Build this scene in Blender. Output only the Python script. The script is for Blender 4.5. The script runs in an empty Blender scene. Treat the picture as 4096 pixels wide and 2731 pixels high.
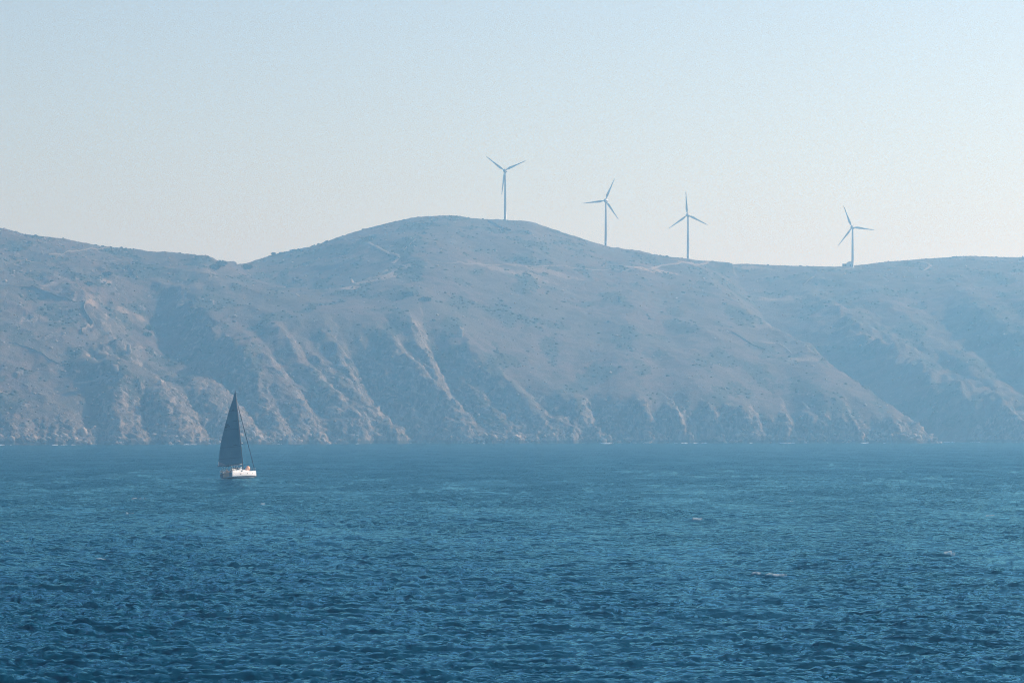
import bpy, bmesh, math, random
import numpy as np
from mathutils import Vector, Matrix

rnd = random.Random(7)
S = bpy.context.scene
COL = S.collection

# ------------------------------------------------------------------ camera
PW, PH = 4096.0, 2731.0            # photograph size used for reading positions
FPX = 13653.0                      # focal length in those pixels (120 mm on 36 mm)
CAMH = 12.0                        # a ferry deck
HORY = 1702.0                      # row of the true horizon

cam = bpy.data.cameras.new("camera")
cam.lens = 120.0
cam.sensor_width = 36.0
cam.clip_start = 1.0
cam.clip_end = 60000.0
camo = bpy.data.objects.new("camera", cam)
COL.objects.link(camo)
camo.location = (0, 0, CAMH)
PITCH = math.atan((HORY - PH / 2) / FPX)
camo.rotation_euler = (math.pi / 2 + PITCH, 0, 0)
S.camera = camo

# ------------------------------------------------------------------ sky and sun
SUN_AZ = math.radians(60)          # to the right of the view direction (+Y towards +X)
SUN_EL = math.radians(30)
w = bpy.data.worlds.new("World")
S.world = w
w.use_nodes = True
nt = w.node_tree
bg = nt.nodes["Background"]
sky = nt.nodes.new("ShaderNodeTexSky")
sky.sky_type = 'NISHITA'
sky.sun_disc = False
sky.sun_elevation = SUN_EL
sky.sun_rotation = SUN_AZ
sky.altitude = 0
sky.air_density = 1.0
sky.dust_density = 1.5
sky.ozone_density = 2.6
tint = nt.nodes.new("ShaderNodeMix"); tint.data_type = 'RGBA'; tint.blend_type = 'MULTIPLY'
tint.inputs[0].default_value = 1.0
tint.inputs[7].default_value = (1.02, 0.975, 0.98, 1)           # the same slight rose cast over the whole sky
nt.links.new(sky.outputs[0], tint.inputs[6]); nt.links.new(tint.outputs[2], bg.inputs[0])
bg.inputs[1].default_value = 0.12

sd = bpy.data.lights.new("sun", 'SUN')
sd.energy = 4.0
sd.angle = math.radians(0.53)
sd.color = (1.0, 0.93, 0.84)
sun = bpy.data.objects.new("sun", sd)
COL.objects.link(sun)
SDIR = Vector((math.sin(SUN_AZ) * math.cos(SUN_EL), math.cos(SUN_AZ) * math.cos(SUN_EL), math.sin(SUN_EL)))
sun.rotation_euler = SDIR.to_track_quat('Z', 'Y').to_euler()
sun.location = (900, 900, 900)

vs = S.view_settings
vs.view_transform = 'Standard'
vs.look = 'None'
vs.exposure = 0.29
vs.gamma = 1.0
vs.use_curve_mapping = False
cy = S.cycles
cy.max_bounces = 6
cy.diffuse_bounces = 2
cy.glossy_bounces = 2
cy.transmission_bounces = 3
cy.volume_bounces = 1
cy.transparent_max_bounces = 6
cy.sample_clamp_indirect = 4.0
cy.use_denoising = True
cy.denoiser = 'OPENIMAGEDENOISE'
cy.denoising_prefilter = 'NONE'
cy.filter_width = 1.1
cy.caustics_reflective = False
cy.caustics_refractive = False

# ------------------------------------------------------------------ helpers
def px_at(px, py, d):
    """photograph pixel at distance d -> world point"""
    return np.array([(px - PW / 2) / FPX * d, d, CAMH + (HORY - py) / FPX * d])

def tag(o, label=None, cat=None, group=None, kind=None):
    if label: o["label"] = label
    if cat: o["category"] = cat
    if group: o["group"] = group
    if kind: o["kind"] = kind
    return o

def link(name, me, mat=None, parent=None, smooth=False):
    o = bpy.data.objects.new(name, me)
    COL.objects.link(o)
    if mat is not None: me.materials.append(mat)
    if parent is not None: o.parent = parent
    if smooth and len(me.polygons):
        me.polygons.foreach_set("use_smooth", np.ones(len(me.polygons), dtype=bool))
    return o

def empty(name, loc=(0, 0, 0), rz=0.0):
    o = bpy.data.objects.new(name, None)
    COL.objects.link(o)
    o.location = loc
    o.rotation_euler = (0, 0, rz)
    o.empty_display_size = 0.5
    return o

def grid_mesh(name, P, attrs=None):
    """P: (rows, cols, 3)"""
    R, C = P.shape[:2]
    idx = np.arange(R * C, dtype=np.int32).reshape(R, C)
    q = np.stack([idx[:-1, :-1], idx[:-1, 1:], idx[1:, 1:], idx[1:, :-1]], -1).reshape(-1)
    n = q.size // 4
    me = bpy.data.meshes.new(name)
    me.vertices.add(R * C)
    me.vertices.foreach_set("co", P.reshape(-1).astype(np.float32))
    me.loops.add(n * 4)
    me.loops.foreach_set("vertex_index", q)
    me.polygons.add(n)
    me.polygons.foreach_set("loop_start", np.arange(0, n * 4, 4, dtype=np.int32))
    me.polygons.foreach_set("use_smooth", np.ones(n, dtype=bool))
    me.update(calc_edges=True)
    for k, v in (attrs or {}).items():
        a = me.attributes.new(k, 'FLOAT', 'POINT')
        a.data.foreach_set("value", v.reshape(-1).astype(np.float32))
    return me

def soup_mesh(name, V, F):
    """V (n,3), F (m,3) triangles"""
    me = bpy.data.meshes.new(name)
    V = np.asarray(V, np.float32); F = np.asarray(F, np.int32)
    me.vertices.add(len(V)); me.vertices.foreach_set("co", V.reshape(-1))
    me.loops.add(F.size); me.loops.foreach_set("vertex_index", F.reshape(-1))
    me.polygons.add(len(F)); me.polygons.foreach_set("loop_start", np.arange(0, F.size, 3, dtype=np.int32))
    me.update(calc_edges=True)
    return me

# numpy gradient noise ------------------------------------------------------
_rs = np.random.RandomState(3)
_perm = np.concatenate([_rs.permutation(256)] * 3).astype(np.int32)
_ang = _rs.rand(256) * 2 * np.pi
_gx, _gy = np.cos(_ang), np.sin(_ang)
_g3 = _rs.normal(size=(256, 3)); _g3 /= np.linalg.norm(_g3, axis=1)[:, None]

def n2(x, y, seed=0):
    xi = np.floor(x).astype(np.int64); yi = np.floor(y).astype(np.int64)
    xf = x - xi; yf = y - yi
    X = (xi + seed * 37) & 255; Y = (yi + seed * 101) & 255
    u = xf * xf * xf * (xf * (xf * 6 - 15) + 10); v = yf * yf * yf * (yf * (yf * 6 - 15) + 10)
    X1 = (X + 1) & 255; Y1 = (Y + 1) & 255
    def g(a, b, dx, dy):
        h = _perm[_perm[a] + b]
        return _gx[h] * dx + _gy[h] * dy
    a = g(X, Y, xf, yf); b = g(X1, Y, xf - 1, yf); c = g(X, Y1, xf, yf - 1); d = g(X1, Y1, xf - 1, yf - 1)
    return 1.5 * ((a + u * (b - a)) + v * ((c + u * (d - c)) - (a + u * (b - a))))

def n3(x, y, z, seed=0):
    xi = np.floor(x).astype(np.int64); yi = np.floor(y).astype(np.int64); zi = np.floor(z).astype(np.int64)
    xf = x - xi; yf = y - yi; zf = z - zi
    X = (xi + seed * 37) & 255; Y = (yi + seed * 101) & 255; Z = (zi + seed * 53) & 255
    f = lambda t: t * t * t * (t * (t * 6 - 15) + 10)
    u, v, w_ = f(xf), f(yf), f(zf)
    def g(i, j, k):
        h = _perm[_perm[_perm[(X + i) & 255] + ((Y + j) & 255)] + ((Z + k) & 255)]
        gr = _g3[h]
        return gr[..., 0] * (xf - i) + gr[..., 1] * (yf - j) + gr[..., 2] * (zf - k)
    l = lambda a, b, t: a + t * (b - a)
    x00 = l(g(0, 0, 0), g(1, 0, 0), u); x10 = l(g(0, 1, 0), g(1, 1, 0), u)
    x01 = l(g(0, 0, 1), g(1, 0, 1), u); x11 = l(g(0, 1, 1), g(1, 1, 1), u)
    return 1.4 * l(l(x00, x10, v), l(x01, x11, v), w_)

def fbm2(x, y, o, seed=0, gain=0.5):
    s = 0; a = 1.0
    for i in range(o):
        s = s + a * n2(x, y, seed + i); x = x * 2.03; y = y * 2.03; a *= gain
    return s

def ridged2(x, y, o, seed=0, gain=0.5):
    s = 0; a = 1.0
    for i in range(o):
        s = s + a * (1 - 2 * np.abs(n2(x, y, seed + i))); x = x * 2.1; y = y * 2.1; a *= gain
    return s

def sstep(a, b, x):
    t = np.clip((x - a) / (b - a), 0, 1)
    return t * t * (3 - 2 * t)

# node helpers --------------------------------------------------------------
def new_mat(name):
    m = bpy.data.materials.new(name)
    m.use_nodes = True
    return m, m.node_tree, m.node_tree.nodes["Principled BSDF"]

def plain(name, col, rough=0.6, metal=0.0, noise=0.12, scale=3.0, spec=0.5):
    """paint with a little uneven tone"""
    m, t, b = new_mat(name)
    tc = t.nodes.new("ShaderNodeTexCoord")
    nz = t.nodes.new("ShaderNodeTexNoise"); nz.inputs["Scale"].default_value = scale; nz.inputs["Detail"].default_value = 4
    t.links.new(tc.outputs["Object"], nz.inputs["Vector"])
    mx = t.nodes.new("ShaderNodeMix"); mx.data_type = 'RGBA'
    mx.inputs[6].default_value = (*[c * (1 - noise) for c in col], 1)
    mx.inputs[7].default_value = (*[min(1, c * (1 + noise)) for c in col], 1)
    t.links.new(nz.outputs["Fac"], mx.inputs[0])
    t.links.new(mx.outputs[2], b.inputs["Base Color"])
    b.inputs["Roughness"].default_value = rough
    b.inputs["Metallic"].default_value = metal
    b.inputs["Specular IOR Level"].default_value = spec
    return m

class NT:
    def __init__(s, t): s.t = t
    def n(s, kind, **kw):
        x = s.t.nodes.new(kind)
        for k, v in kw.items(): setattr(x, k, v)
        return x
    def l(s, a, b): s.t.links.new(a, b)
    def noise(s, vec, scale, detail=4, rough=0.55, dist=0.0):
        x = s.n("ShaderNodeTexNoise"); s.l(vec, x.inputs["Vector"])
        x.inputs["Scale"].default_value = scale; x.inputs["Detail"].default_value = detail
        x.inputs["Roughness"].default_value = rough; x.inputs["Distortion"].default_value = dist
        return x.outputs["Fac"]
    def ramp(s, fac, a, b, c0=0.0, c1=1.0):
        x = s.n("ShaderNodeMapRange"); x.interpolation_type = 'SMOOTHSTEP'
        s.l(fac, x.inputs[0])
        x.inputs[1].default_value = a; x.inputs[2].default_value = b
        x.inputs[3].default_value = c0; x.inputs[4].default_value = c1
        return x.outputs[0]
    def mix(s, fac, a, b):
        x = s.n("ShaderNodeMix", data_type='RGBA')
        for v, k in ((fac, 0), (a, 6), (b, 7)):
            if isinstance(v, (tuple, list)): x.inputs[k].default_value = (*v, 1)
            elif isinstance(v, (int, float)): x.inputs[k].default_value = v
            else: s.l(v, x.inputs[k])
        return x.outputs[2]
    def math(s, op, a, b=None):
        x = s.n("ShaderNodeMath", operation=op)
        for v, k in ((a, 0), (b, 1)):
            if v is None: continue
            if isinstance(v, (int, float)): x.inputs[k].default_value = v
            else: s.l(v, x.inputs[k])
        return x.outputs[0]
    def attr(s, name):
        x = s.n("ShaderNodeAttribute", attribute_name=name)
        return x.outputs["Fac"]

# ================================================================== island
def tab(px, pts):
    a = np.array(pts, float)
    return np.interp(px, a[:, 0], a[:, 1])

def smooth_tab(px, pts, wid=40):
    return sum(tab(px + k * wid / 3, pts) for k in (-3, -2, -1, 0, 1, 2, 3)) / 7

SKYLINE = [(-6000, 1150), (-3000, 1000), (-1200, 880), (-500, 880), (0, 912), (100, 938), (250, 956), (420, 988), (600, 1004), (800, 1018),
           (900, 1031), (985, 1038), (1060, 1028), (1150, 1006), (1250, 985), (1400, 932), (1550, 893), (1660, 869), (1720, 866),
           (1820, 861), (1880, 874), (1950, 877), (2010, 879), (2120, 884), (2180, 906), (2250, 930), (2330, 955), (2400, 976),
           (2430, 986), (2500, 997), (2560, 1003), (2620, 1020), (2750, 1034), (2800, 1043), (2900, 1049), (3050, 1058),
           (3200, 1064), (3300, 1066), (3360, 1067), (3420, 1062), (3550, 1047), (3700, 1035), (3870, 1024), (4000, 1028),
           (4096, 1029), (4500, 1040), (5500, 1100), (8000, 1250)]
RIDGE_Y = [(-6000, 3000), (0, 2800), (900, 2850), (1100, 3000), (1500, 3100), (2000, 3130), (2600, 3150), (3400, 3280), (4096, 3350), (8000, 3500)]
SHORE_Y = [(-6000, 2300), (-800, 2120), (0, 2110), (500, 2125), (800, 2160), (1000, 2200), (1500, 2262), (1850, 2290), (2000, 2296), (2600, 2325),
           (3000, 2340), (3400, 2335), (3680, 2330), (3760, 2352), (3850, 2345), (4096, 2330), (8000, 2450)]
CLIFF = [(-6000, 16, 12), (0, 9, 14), (300, 14, 22), (450, 22, 36), (600, 30, 54), (750, 44, 84), (900, 58, 120), (1050, 72, 146), (1400, 80, 156), (1700, 82, 148),
         (1850, 66, 126), (2000, 46, 92), (2150, 31, 58), (2350, 19, 24), (2500, 27, 18), (2650, 20, 16), (2800, 27, 14), (3000, 20, 15), (3150, 15, 14), (3250, 23, 14), (3400, 17, 14),
         (3600, 11, 14), (3750, 15, 34), (3900, 32, 74), (4096, 48, 110), (8000, 40, 60)]

t_in = np.linspace(-0.163, 0.163, 1010)
t_out = 0.163 + 0.45 * (np.linspace(0, 1, 60)[1:] ** 2.0)
T = np.concatenate([-t_out[::-1], t_in, t_out])
PXC = PW / 2 + FPX * T
# rows: offset behind the shoreline
r_a = np.linspace(-14, 0, 12)[:-1]
r_b = np.linspace(0, 130, 215)[:-1]
r_c = 130 + (np.linspace(0, 1, 330) ** 1.12) * 900
r_d = 1030 + (np.linspace(0, 1, 26)[1:] ** 1.4) * 1700
RR = np.concatenate([r_a, r_b, r_c, r_d])
NR, NC = len(RR), len(T)

shore = smooth_tab(PXC, SHORE_Y, 60)
ridge = smooth_tab(PXC, RIDGE_Y, 120)
zc = smooth_tab(PXC, [(a, b) for a, b, c in CLIFF], 60)
rc = smooth_tab(PXC, [(a, c) for a, b, c in CLIFF], 60)
skyl = smooth_tab(PXC, SKYLINE, 26)
ang_sky = (HORY - skyl) / FPX
# jagged shoreline
sx = T * shore
zmod = zc * (0.34 * n2(sx / 34, sx * 0 + 0.5, 15) + 0.26 * n2(sx / 12, sx * 0 + 0.5, 16)) # * n2(sx / 34, sx * 0 + 0.5, 15) + 0.22 * n2(sx / 12, sx * 0 + 0.5, 16))
jag = 9 * n2(sx / 60, sx * 0, 5) + 6 * n2(sx / 21, sx * 0, 6) + 3.5 * n2(sx / 8, sx * 0, 7) + 1.6 * n2(sx / 3.1, sx * 0, 8)
zr = CAMH + ang_sky * ridge
Rr = ridge - shore

R2 = np.repeat(RR[:, None], NC, 1)
def base_profile(zr):
    q = np.clip((R2 - rc) / (Rr - rc), 0, None)
    qf = np.clip(q, 0, 1)
    front = zc + (zr - zc) * (0.42 * (1 - (1 - qf) ** 2.1) + 0.58 * qf ** 0.92)
    cl = np.clip(R2 / rc, 0, 1)
    cliff = zc * (0.30 * np.sqrt(cl) + 0.70 * cl)
    z = np.where(R2 < rc, cliff, front)
    back = np.clip((R2 - Rr) / 950, 0, 1.6)
    z = np.where(R2 > Rr, zr * (1 - back ** 1.35 * 1.0) , z)
    z = np.where(R2 < 0, R2 * 0.55, z)
    return z
YY = shore[None, :] + R2 + jag[None, :] * np.exp(-np.clip(R2, 0, None) / 22)
Zb = base_profile(zr)
for _ in range(3):          # fit the silhouette
    am = ((Zb - CAMH) / YY).max(0)
    zr = zr * np.clip(ang_sky / np.maximum(am, 1e-3), 0.9, 1.1)
    Zb = base_profile(zr)
# taper the far ends of the island into the sea
sg = np.clip(rc / 4.0, 2.0, 30.0)                       # round the break of slope
Zs = np.zeros_like(Zb)
wsum = 0
for k in np.linspace(-2, 2, 9):
    wk_ = math.exp(-k * k / 1.2)
    rk_ = R2 + k * sg[None, :]
    fi = np.interp(rk_.ravel(), RR, np.arange(NR)).reshape(R2.shape)
    i0 = np.clip(np.floor(fi).astype(int), 0, NR - 2); ff = fi - i0
    jj = np.arange(NC)[None, :]
    Zs += wk_ * (Zb[i0, jj] * (1 - ff) + Zb[i0 + 1, jj] * ff); wsum += wk_
Zs /= wsum
bl = sstep(0.25, 0.6, R2 / rc) * sstep(-40, -120, R2 - Rr)
Zb = Zb * (1 - bl) + Zs * bl
endf = sstep(0.60, 0.40, np.abs(T))
Zb = np.where(Zb > 0, Zb * endf - (1 - endf) * 4, Zb)

ANG = np.maximum.accumulate((Zb - CAMH) / YY, 0)
def locate(px, py):
    """world XY of the point of the plain slope seen at a photograph pixel"""
    j = int(np.clip(np.searchsorted(PXC, px), 0, NC - 1))
    a = (HORY - py) / FPX
    i = int(np.clip(np.searchsorted(ANG[:, j], a), 0, NR - 1))
    return np.array([T[j] * YY[i, j], YY[i, j]])

X2 = T[None, :] * YY
qc = R2 / (rc + 6)
Zb = Zb + (np.clip(zmod, -9, 9) * sstep(60, 26, rc))[None, :] * sstep(0, 0.7, qc) * sstep(2.4, 0.9, qc)
Z = Zb.copy()

def seg_field(poly, vals, pad):
    """nearest distance, side (+ = right / +X), interpolated value for an XY polyline, inside its padded box"""
    poly = np.asarray(poly); vals = np.asarray(vals, float)
    lo = poly.min(0) - pad; hi = poly.max(0) + pad
    m = (X2 > lo[0]) & (X2 < hi[0]) & (YY > lo[1]) & (YY < hi[1])
    x = X2[m]; y = YY[m]
    D = np.full(x.shape, 1e9); Sg = np.zeros(x.shape); Vv = np.zeros(x.shape); Tt = np.zeros(x.shape)
    n = len(poly) - 1
    for k in range(n):
        a, b = poly[k], poly[k + 1]; d = b - a; L2 = (d @ d) + 1e-9
        tt = np.clip(((x - a[0]) * d[0] + (y - a[1]) * d[1]) / L2, 0, 1)
        ex = x - a[0] - tt * d[0]; ey = y - a[1] - tt * d[1]
        dd = np.hypot(ex, ey)
        cr = d[0] * (y - a[1]) - d[1] * (x - a[0])
        s = np.where(cr > 0, 1.0, -1.0)           # far-left to near-right lines: +X lies on the left of travel
        u = dd < D
        D[u] = dd[u]; Sg[u] = s[u]; Vv[u] = (vals[k] + tt * (vals[k + 1] - vals[k]))[u]; Tt[u] = ((k + tt) / n)[u]
    return m, D, Sg, Vv, Tt

def carve(pts, depth, wl, wr, power=1.0, wob=0.25, shift=0.0):
    """cut a gully; steep wl-wide wall on its left, wr-wide wall (facing left) on its right"""
    poly = [locate(*p) + np.array([shift, 0.0]) for p in pts]
    m, D, Sg, Vv, Tt = seg_field(poly, depth, max(wl, wr) * 1.5 + 5)
    x = X2[m]; y = YY[m]
    wv = 1 + wob * n2(x / 22, y / 22, 11) + 0.5 * wob * n2(x / 8, y / 8, 12)
    W = np.where(Sg > 0, wr, wl) * wv
    k = np.clip(1 - D / W, 0, 1)
    k = np.where(k > 0, k ** power, 0)
    k = k * k * (3 - 2 * k) * 0.5 + k * 0.5
    Z[m] -= Vv * k

def raise_(px, py, dx, dy, h, power=1.0):
    c = locate(px, py)
    k = np.clip(1 - np.hypot((X2 - c[0]) / dx, (YY - c[1]) / dy), 0, 1) ** power
    Z[:] += h * k

# large spurs and valleys (read from the picture: they run from far left to near right)
carve([(2790, 1052), (2900, 1165), (3000, 1240), (3180, 1340), (3350, 1452), (3500, 1560), (3620, 1650), (3735, 1752)], [10, 26, 38, 46, 50, 48, 38, 14], 42, 92, 1.0, 0.12, 36)
carve([(3200, 1110), (3330, 1180), (3500, 1275), (3800, 1432), (4096, 1590), (4300, 1690)], [3, 11, 20, 27, 28, 26], 34, 74, 1.0, 0.12, 28)
carve([(3440, 1120), (3620, 1205), (3860, 1330), (4096, 1450), (4350, 1570)], [3, 11, 19, 24, 25], 30, 70, 1.0, 0.12, 25)
carve([(3800, 1130), (4096, 1290), (4400, 1420)], [2, 8, 12], 26, 60, 1.0, 0.12, 20)
carve([(975, 1046), (1120, 1072), (1300, 1098), (1470, 1122)], [7, 13, 13, 3], 55, 110, 1.0, 0.1)
# left hill
carve([(540, 1120), (600, 1190), (680, 1275), (770, 1370), (850, 1450), (900, 1560)], [4, 18, 26, 25, 13, 4], 64, 33, 0.9)
carve([(0, 1150), (150, 1175), (300, 1200)], [3, 5, 2], 18, 14)
carve([(90, 1300), (230, 1420), (330, 1560), (380, 1690)], [2, 6, 8, 6], 30, 26)
carve([(560, 1560), (590, 1640), (610, 1765)], [7, 14, 12], 20, 16)
carve([(400, 1600), (430, 1680), (440, 1768)], [3, 10, 9], 14, 22)
carve([(690, 1470), (780, 1570), (830, 1690), (850, 1768)], [4, 11, 11, 6], 20, 18)
carve([(350, 1385), (400, 1440), (430, 1480)], [5, 9, 4], 10, 14)
raise_(455, 1365, 20, 34, 9)
raise_(300, 1500, 60, 60, 6)
# scarp in the middle: gullies slanting down to the right
carve([(860, 1400), (930, 1500), (1010, 1620), (1070, 1740)], [2, 8, 9, 5], 13, 18)
carve([(985, 1275), (1090, 1390), (1200, 1510), (1300, 1640), (1360, 1760)], [2, 8, 9, 7, 3], 14, 20)
carve([(1120, 1275), (1230, 1390), (1340, 1510), (1420, 1610)], [3, 11, 11, 3], 12, 21)
carve([(1222, 1300), (1320, 1395), (1430, 1500), (1540, 1640)], [3, 10, 11, 4], 12, 20)
carve([(1350, 1300), (1430, 1400), (1510, 1510), (1600, 1640), (1680, 1760)], [4, 16, 18, 15, 8], 15, 30)
carve([(1470, 1320), (1550, 1420), (1640, 1530), (1720, 1630)], [2, 5, 7, 3], 9, 15)
carve([(1569, 1300), (1660, 1400), (1760, 1500), (1860, 1600)], [3, 11, 12, 4], 12, 22)
carve([(1690, 1250), (1740, 1350), (1810, 1470), (1880, 1580), (1940, 1700)], [5, 19, 19, 12, 6], 15, 28)
carve([(1600, 1570), (1690, 1645), (1770, 1768)], [5, 17, 19], 26, 38)
carve([(1850, 1400), (1950, 1520), (2050, 1640), (2110, 1750)], [2, 7, 7, 3], 11, 17)
carve([(2040, 1480), (2160, 1590), (2280, 1690)], [2, 6, 3], 11, 18)
carve([(1200, 1560), (1270, 1660), (1330, 1768)], [2, 6, 6], 9, 15)
carve([(1050, 1520), (1120, 1620), (1180, 1740)], [2, 6, 5], 9, 15)
# notches in the low cliff to the right
for a, b, dpt, wl, wr in ((2420, 2450, 18, 5, 24), (2545, 2560, 12, 6, 15), (2640, 2655, 10, 5, 12), (2755, 2790, 20, 6, 32), (2905, 2915, 10, 5, 14),
                          (3060, 3075, 7, 4, 10), (3200, 3230, 17, 6, 26), (3300, 3325, 14, 6, 22), (3450, 3470, 9, 5, 14), (2300, 2320, 10, 5, 14)):
    carve([(a - 60, 1610), (a - 10, 1680), (b + 15, 1772)], [dpt * 0.2, dpt * 0.55, dpt * 0.6], wl, wr, 0.9)
# right hand cliffs
for pts, dp, wl, wr in (([(3640, 1470), (3720, 1560), (3790, 1680), (3830, 1768)], [3, 9, 11, 7], 14, 22),
                        ([(3800, 1500), (3890, 1600), (3960, 1740)], [4, 12, 8], 12, 26),
                        ([(3950, 1500), (4030, 1610), (4096, 1760)], [5, 14, 8], 12, 28)):
    carve(pts, dp, wl, wr)

# ---- relief
steepm = sstep(1.25, 0.85, R2 / (rc + 14)) * sstep(-2, 6, R2)          # cliff zone
xs, ys = X2, YY
rr_ = R2
rib = ridged2((xs + 0.75 * rr_) / 21 + 0.3 * n2(xs / 30, ys / 30, 21), ys / 95, 4, 22, 0.55)
amp = np.clip(zc / 90, 0.25, 1)
Z += steepm * (rib - 0.4) * 1.9 * amp
rid2 = ridged2((xs + 0.5 * ys) / 120, (ys - 0.2 * xs) / 260, 3, 31, 0.5)
slope_m = sstep(0, 60, R2 - rc) * sstep(0, 160, Rr - R2 + 30)
leftm = sstep(1250, 700, PXC)[None, :]
Z += slope_m * (rid2 - 0.5) * (2.2 + 3.0 * leftm)
land = sstep(-3, 4, R2) * endf
fine = fbm2(xs / 16, ys / 24, 4, 41, 0.55)
rough_m = 0.42 + 0.75 * leftm + 1.1 * steepm
crest = sstep(260, 40, np.abs(Rr - R2)) * 0.45
Z += land * fine * rough_m * (1.0 - crest)
# low terraces on the upper hill, left of the top
terr = sstep(1000, 1120, PXC) * sstep(1900, 1650, PXC)
terr = terr[None, :] * sstep(-330, -230, R2 - Rr) * sstep(30, -30, R2 - Rr)
ph = Z / 5.5 + 0.35 * n2(xs / 90, ys / 90, 45)
Z += terr * 1.1 * (np.abs((ph % 1.0) - 0.2) - 0.3)
# knobbly crest line
Z += crest * 1.7 * np.clip(n2(xs / 5.0, ys / 9.0, 46) - 0.12, 0, 1) * (0.6 + 0.8 * n2(xs / 60, ys / 60, 47))
Z = np.where(R2 < 0, np.minimum(Z, -0.3 + R2 * 0.5), Z)

# ---- displacement along the normal on rocky ground (overhangs, blocks)
P = np.stack([X2, YY, Z], -1)
def grid_normals(P):
    du = np.gradient(P, axis=1); dv = np.gradient(P, axis=0)
    n = np.cross(du, dv)
    n /= np.linalg.norm(n, axis=-1)[..., None] + 1e-9
    return n
N = grid_normals(P)
steep = 1 - N[..., 2]
patchy = n2(xs / 14, ys / 20, 51) + 0.7 * n2(xs / 5.5, ys / 9, 53) + 0.5 * n2(xs / 2.4, ys / 4, 54)
rockm = sstep(0.17, 0.34, steep + 0.10 * patchy + 0.10 * sstep(34, 6, Z)) * sstep(-1, 2, R2)
rockm = np.maximum(rockm, sstep(9, 3, Z) * sstep(0.02, 0.1, steep) * sstep(-2, 1, R2))
rockm *= np.clip(steepm + leftm + sstep(60, 20, R2 - rc) + 0.25, 0, 1)
patch = sstep(0.45, 0.75, fbm2(xs / 18, ys / 34, 4, 52, 0.7)) * (0.3 + 0.7 * leftm) * sstep(0, 40, Rr - R2) * 0.6
rockm *= 1 - 0.45 * sstep(35, 65, Z)
rockm = np.clip(np.maximum(rockm, patch), 0, 1)
ins = np.abs(T) < 0.18
def blocky(sc, seed):
    n = n3(P[:, ins, 0] / sc, P[:, ins, 1] / sc, P[:, ins, 2] / (sc * 1.5), seed)
    return n
D = np.zeros_like(Z)
b1 = blocky(13.0, 61); b2 = blocky(5.5, 62); b3 = blocky(2.4, 63)
D[:, ins] = 1.7 * (0.55 - 2.0 * np.abs(b1)) + 1.3 * b2 + 0.5 * np.round(b2 * 3) / 3 + 0.9 * b3
strat = (P[..., 2] * 0.85 + P[..., 0] * 0.42 + 0.15 * P[..., 1]) / 4.2 + 0.8 * n2(xs / 26, ys / 40, 65)
saw = strat - np.floor(strat)
D += 1.5 * (saw ** 2 - 0.35) + 0.6 * (0.5 - np.abs(2 * ((strat * 2.7) % 1.0) - 1))
front_only = sstep(60, 0, R2 - Rr)
P += N * (D * rockm * 0.95 * land * front_only)[..., None]
Z = P[..., 2]

# attributes
scrub = sstep(0.05, 0.45, fbm2(xs / 34, ys / 60, 5, 71, 0.62)) * (1 - 0.8 * rockm) * sstep(4, 14, Z)
bare = np.zeros_like(Z)
def bare_patch(px, py, rx, ry, v=1.0):
    c = locate(px, py)
    d = np.hypot((X2 - c[0]) / rx, (YY - c[1]) / ry) + 0.5 * n2(xs / 6, ys / 14, 81)
    bare[:] = np.maximum(bare, 0.62 * v * sstep(1.1, 0.4, d + 0.25 * n2(xs / 2.5, ys / 5, 82)))
for a in ((2660, 1092, 16, 30), (2560, 1080, 14, 20), (2745, 1052, 12, 12), (1510, 1095, 22, 34, 0.8), (1400, 1140, 8, 16), (1330, 1100, 8, 12, 0.8),
          (425, 1130, 6, 12, 0.9), (355, 1198, 8, 10, 0.9), (480, 1180, 6, 10, 0.9), (560, 1183, 6, 8, 0.8), (195, 1147, 10, 10, 0.8), (110, 1030, 7, 9, 0.7),
          (1600, 1055, 14, 14, 0.8), (2040, 1090, 40, 20, 0.5), (2180, 1085, 30, 16, 0.5), (3120, 1130, 25, 20, 0.5), (3400, 1078, 12, 12, 0.6), (3000, 1060, 20, 14, 0.5),
          (3210, 1440, 14, 16, 0.6), (3060, 1300, 16, 30, 0.4)):
    bare_patch(*a)
ANGF = (P[..., 2] - CAMH) / P[..., 1]
PXF = PW / 2 + FPX * P[..., 0] / P[..., 1]
ANGM = np.maximum.accumulate(ANGF, 0)
def on_land(px, py):
    """point of the finished surface first met by the line of sight through a photograph pixel"""
    j = int(np.clip(np.searchsorted(PXC, px), 1, NC - 1))
    if abs(PXC[j - 1] - px) < abs(PXC[j] - px): j -= 1
    a = (HORY - py) / FPX
    i = int(np.clip(np.searchsorted(ANGM[:, j], a), 1, NR - 1))
    i = min(i, int(np.argmax(ANGF[:, j])))
    return Vector(P[i, j])
def crest_at(px):
    j = int(np.argmin(np.abs(PXC - px)))
    i = int(np.argmax(ANGF[:, j]))
    return Vector(P[i, j])

m_land, t, bs = new_mat("dry_hillside")
q = NT(t)
pos = q.n("ShaderNodeNewGeometry").outputs["Position"]
big = q.noise(pos, 0.012, 5, 0.6)
mid = q.noise(pos, 0.09, 6, 0.65)
fin = q.noise(pos, 0.55, 5, 0.7)
g0 = q.mix(q.ramp(big, 0.35, 0.65), (0.150, 0.106, 0.086), (0.118, 0.098, 0.074))
g1 = q.mix(q.ramp(mid, 0.42, 0.66), g0, (0.084, 0.070, 0.053))
sc_ = q.attr("scrub")
spk = q.math('ADD', q.math('MULTIPLY', sc_, 0.24), fin)
g2 = q.mix(q.ramp(spk, 0.60, 0.74, 0, 0.85), g1, (0.046, 0.051, 0.032))
stone = q.ramp(q.noise(pos, 0.30, 4, 0.8), 0.60, 0.70)
g3 = q.mix(stone, g2, (0.30, 0.26, 0.22))
g4 = q.mix(q.attr("bare"), g3, q.mix(fin, (0.40, 0.29, 0.21), (0.52, 0.40, 0.30)))
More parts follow.
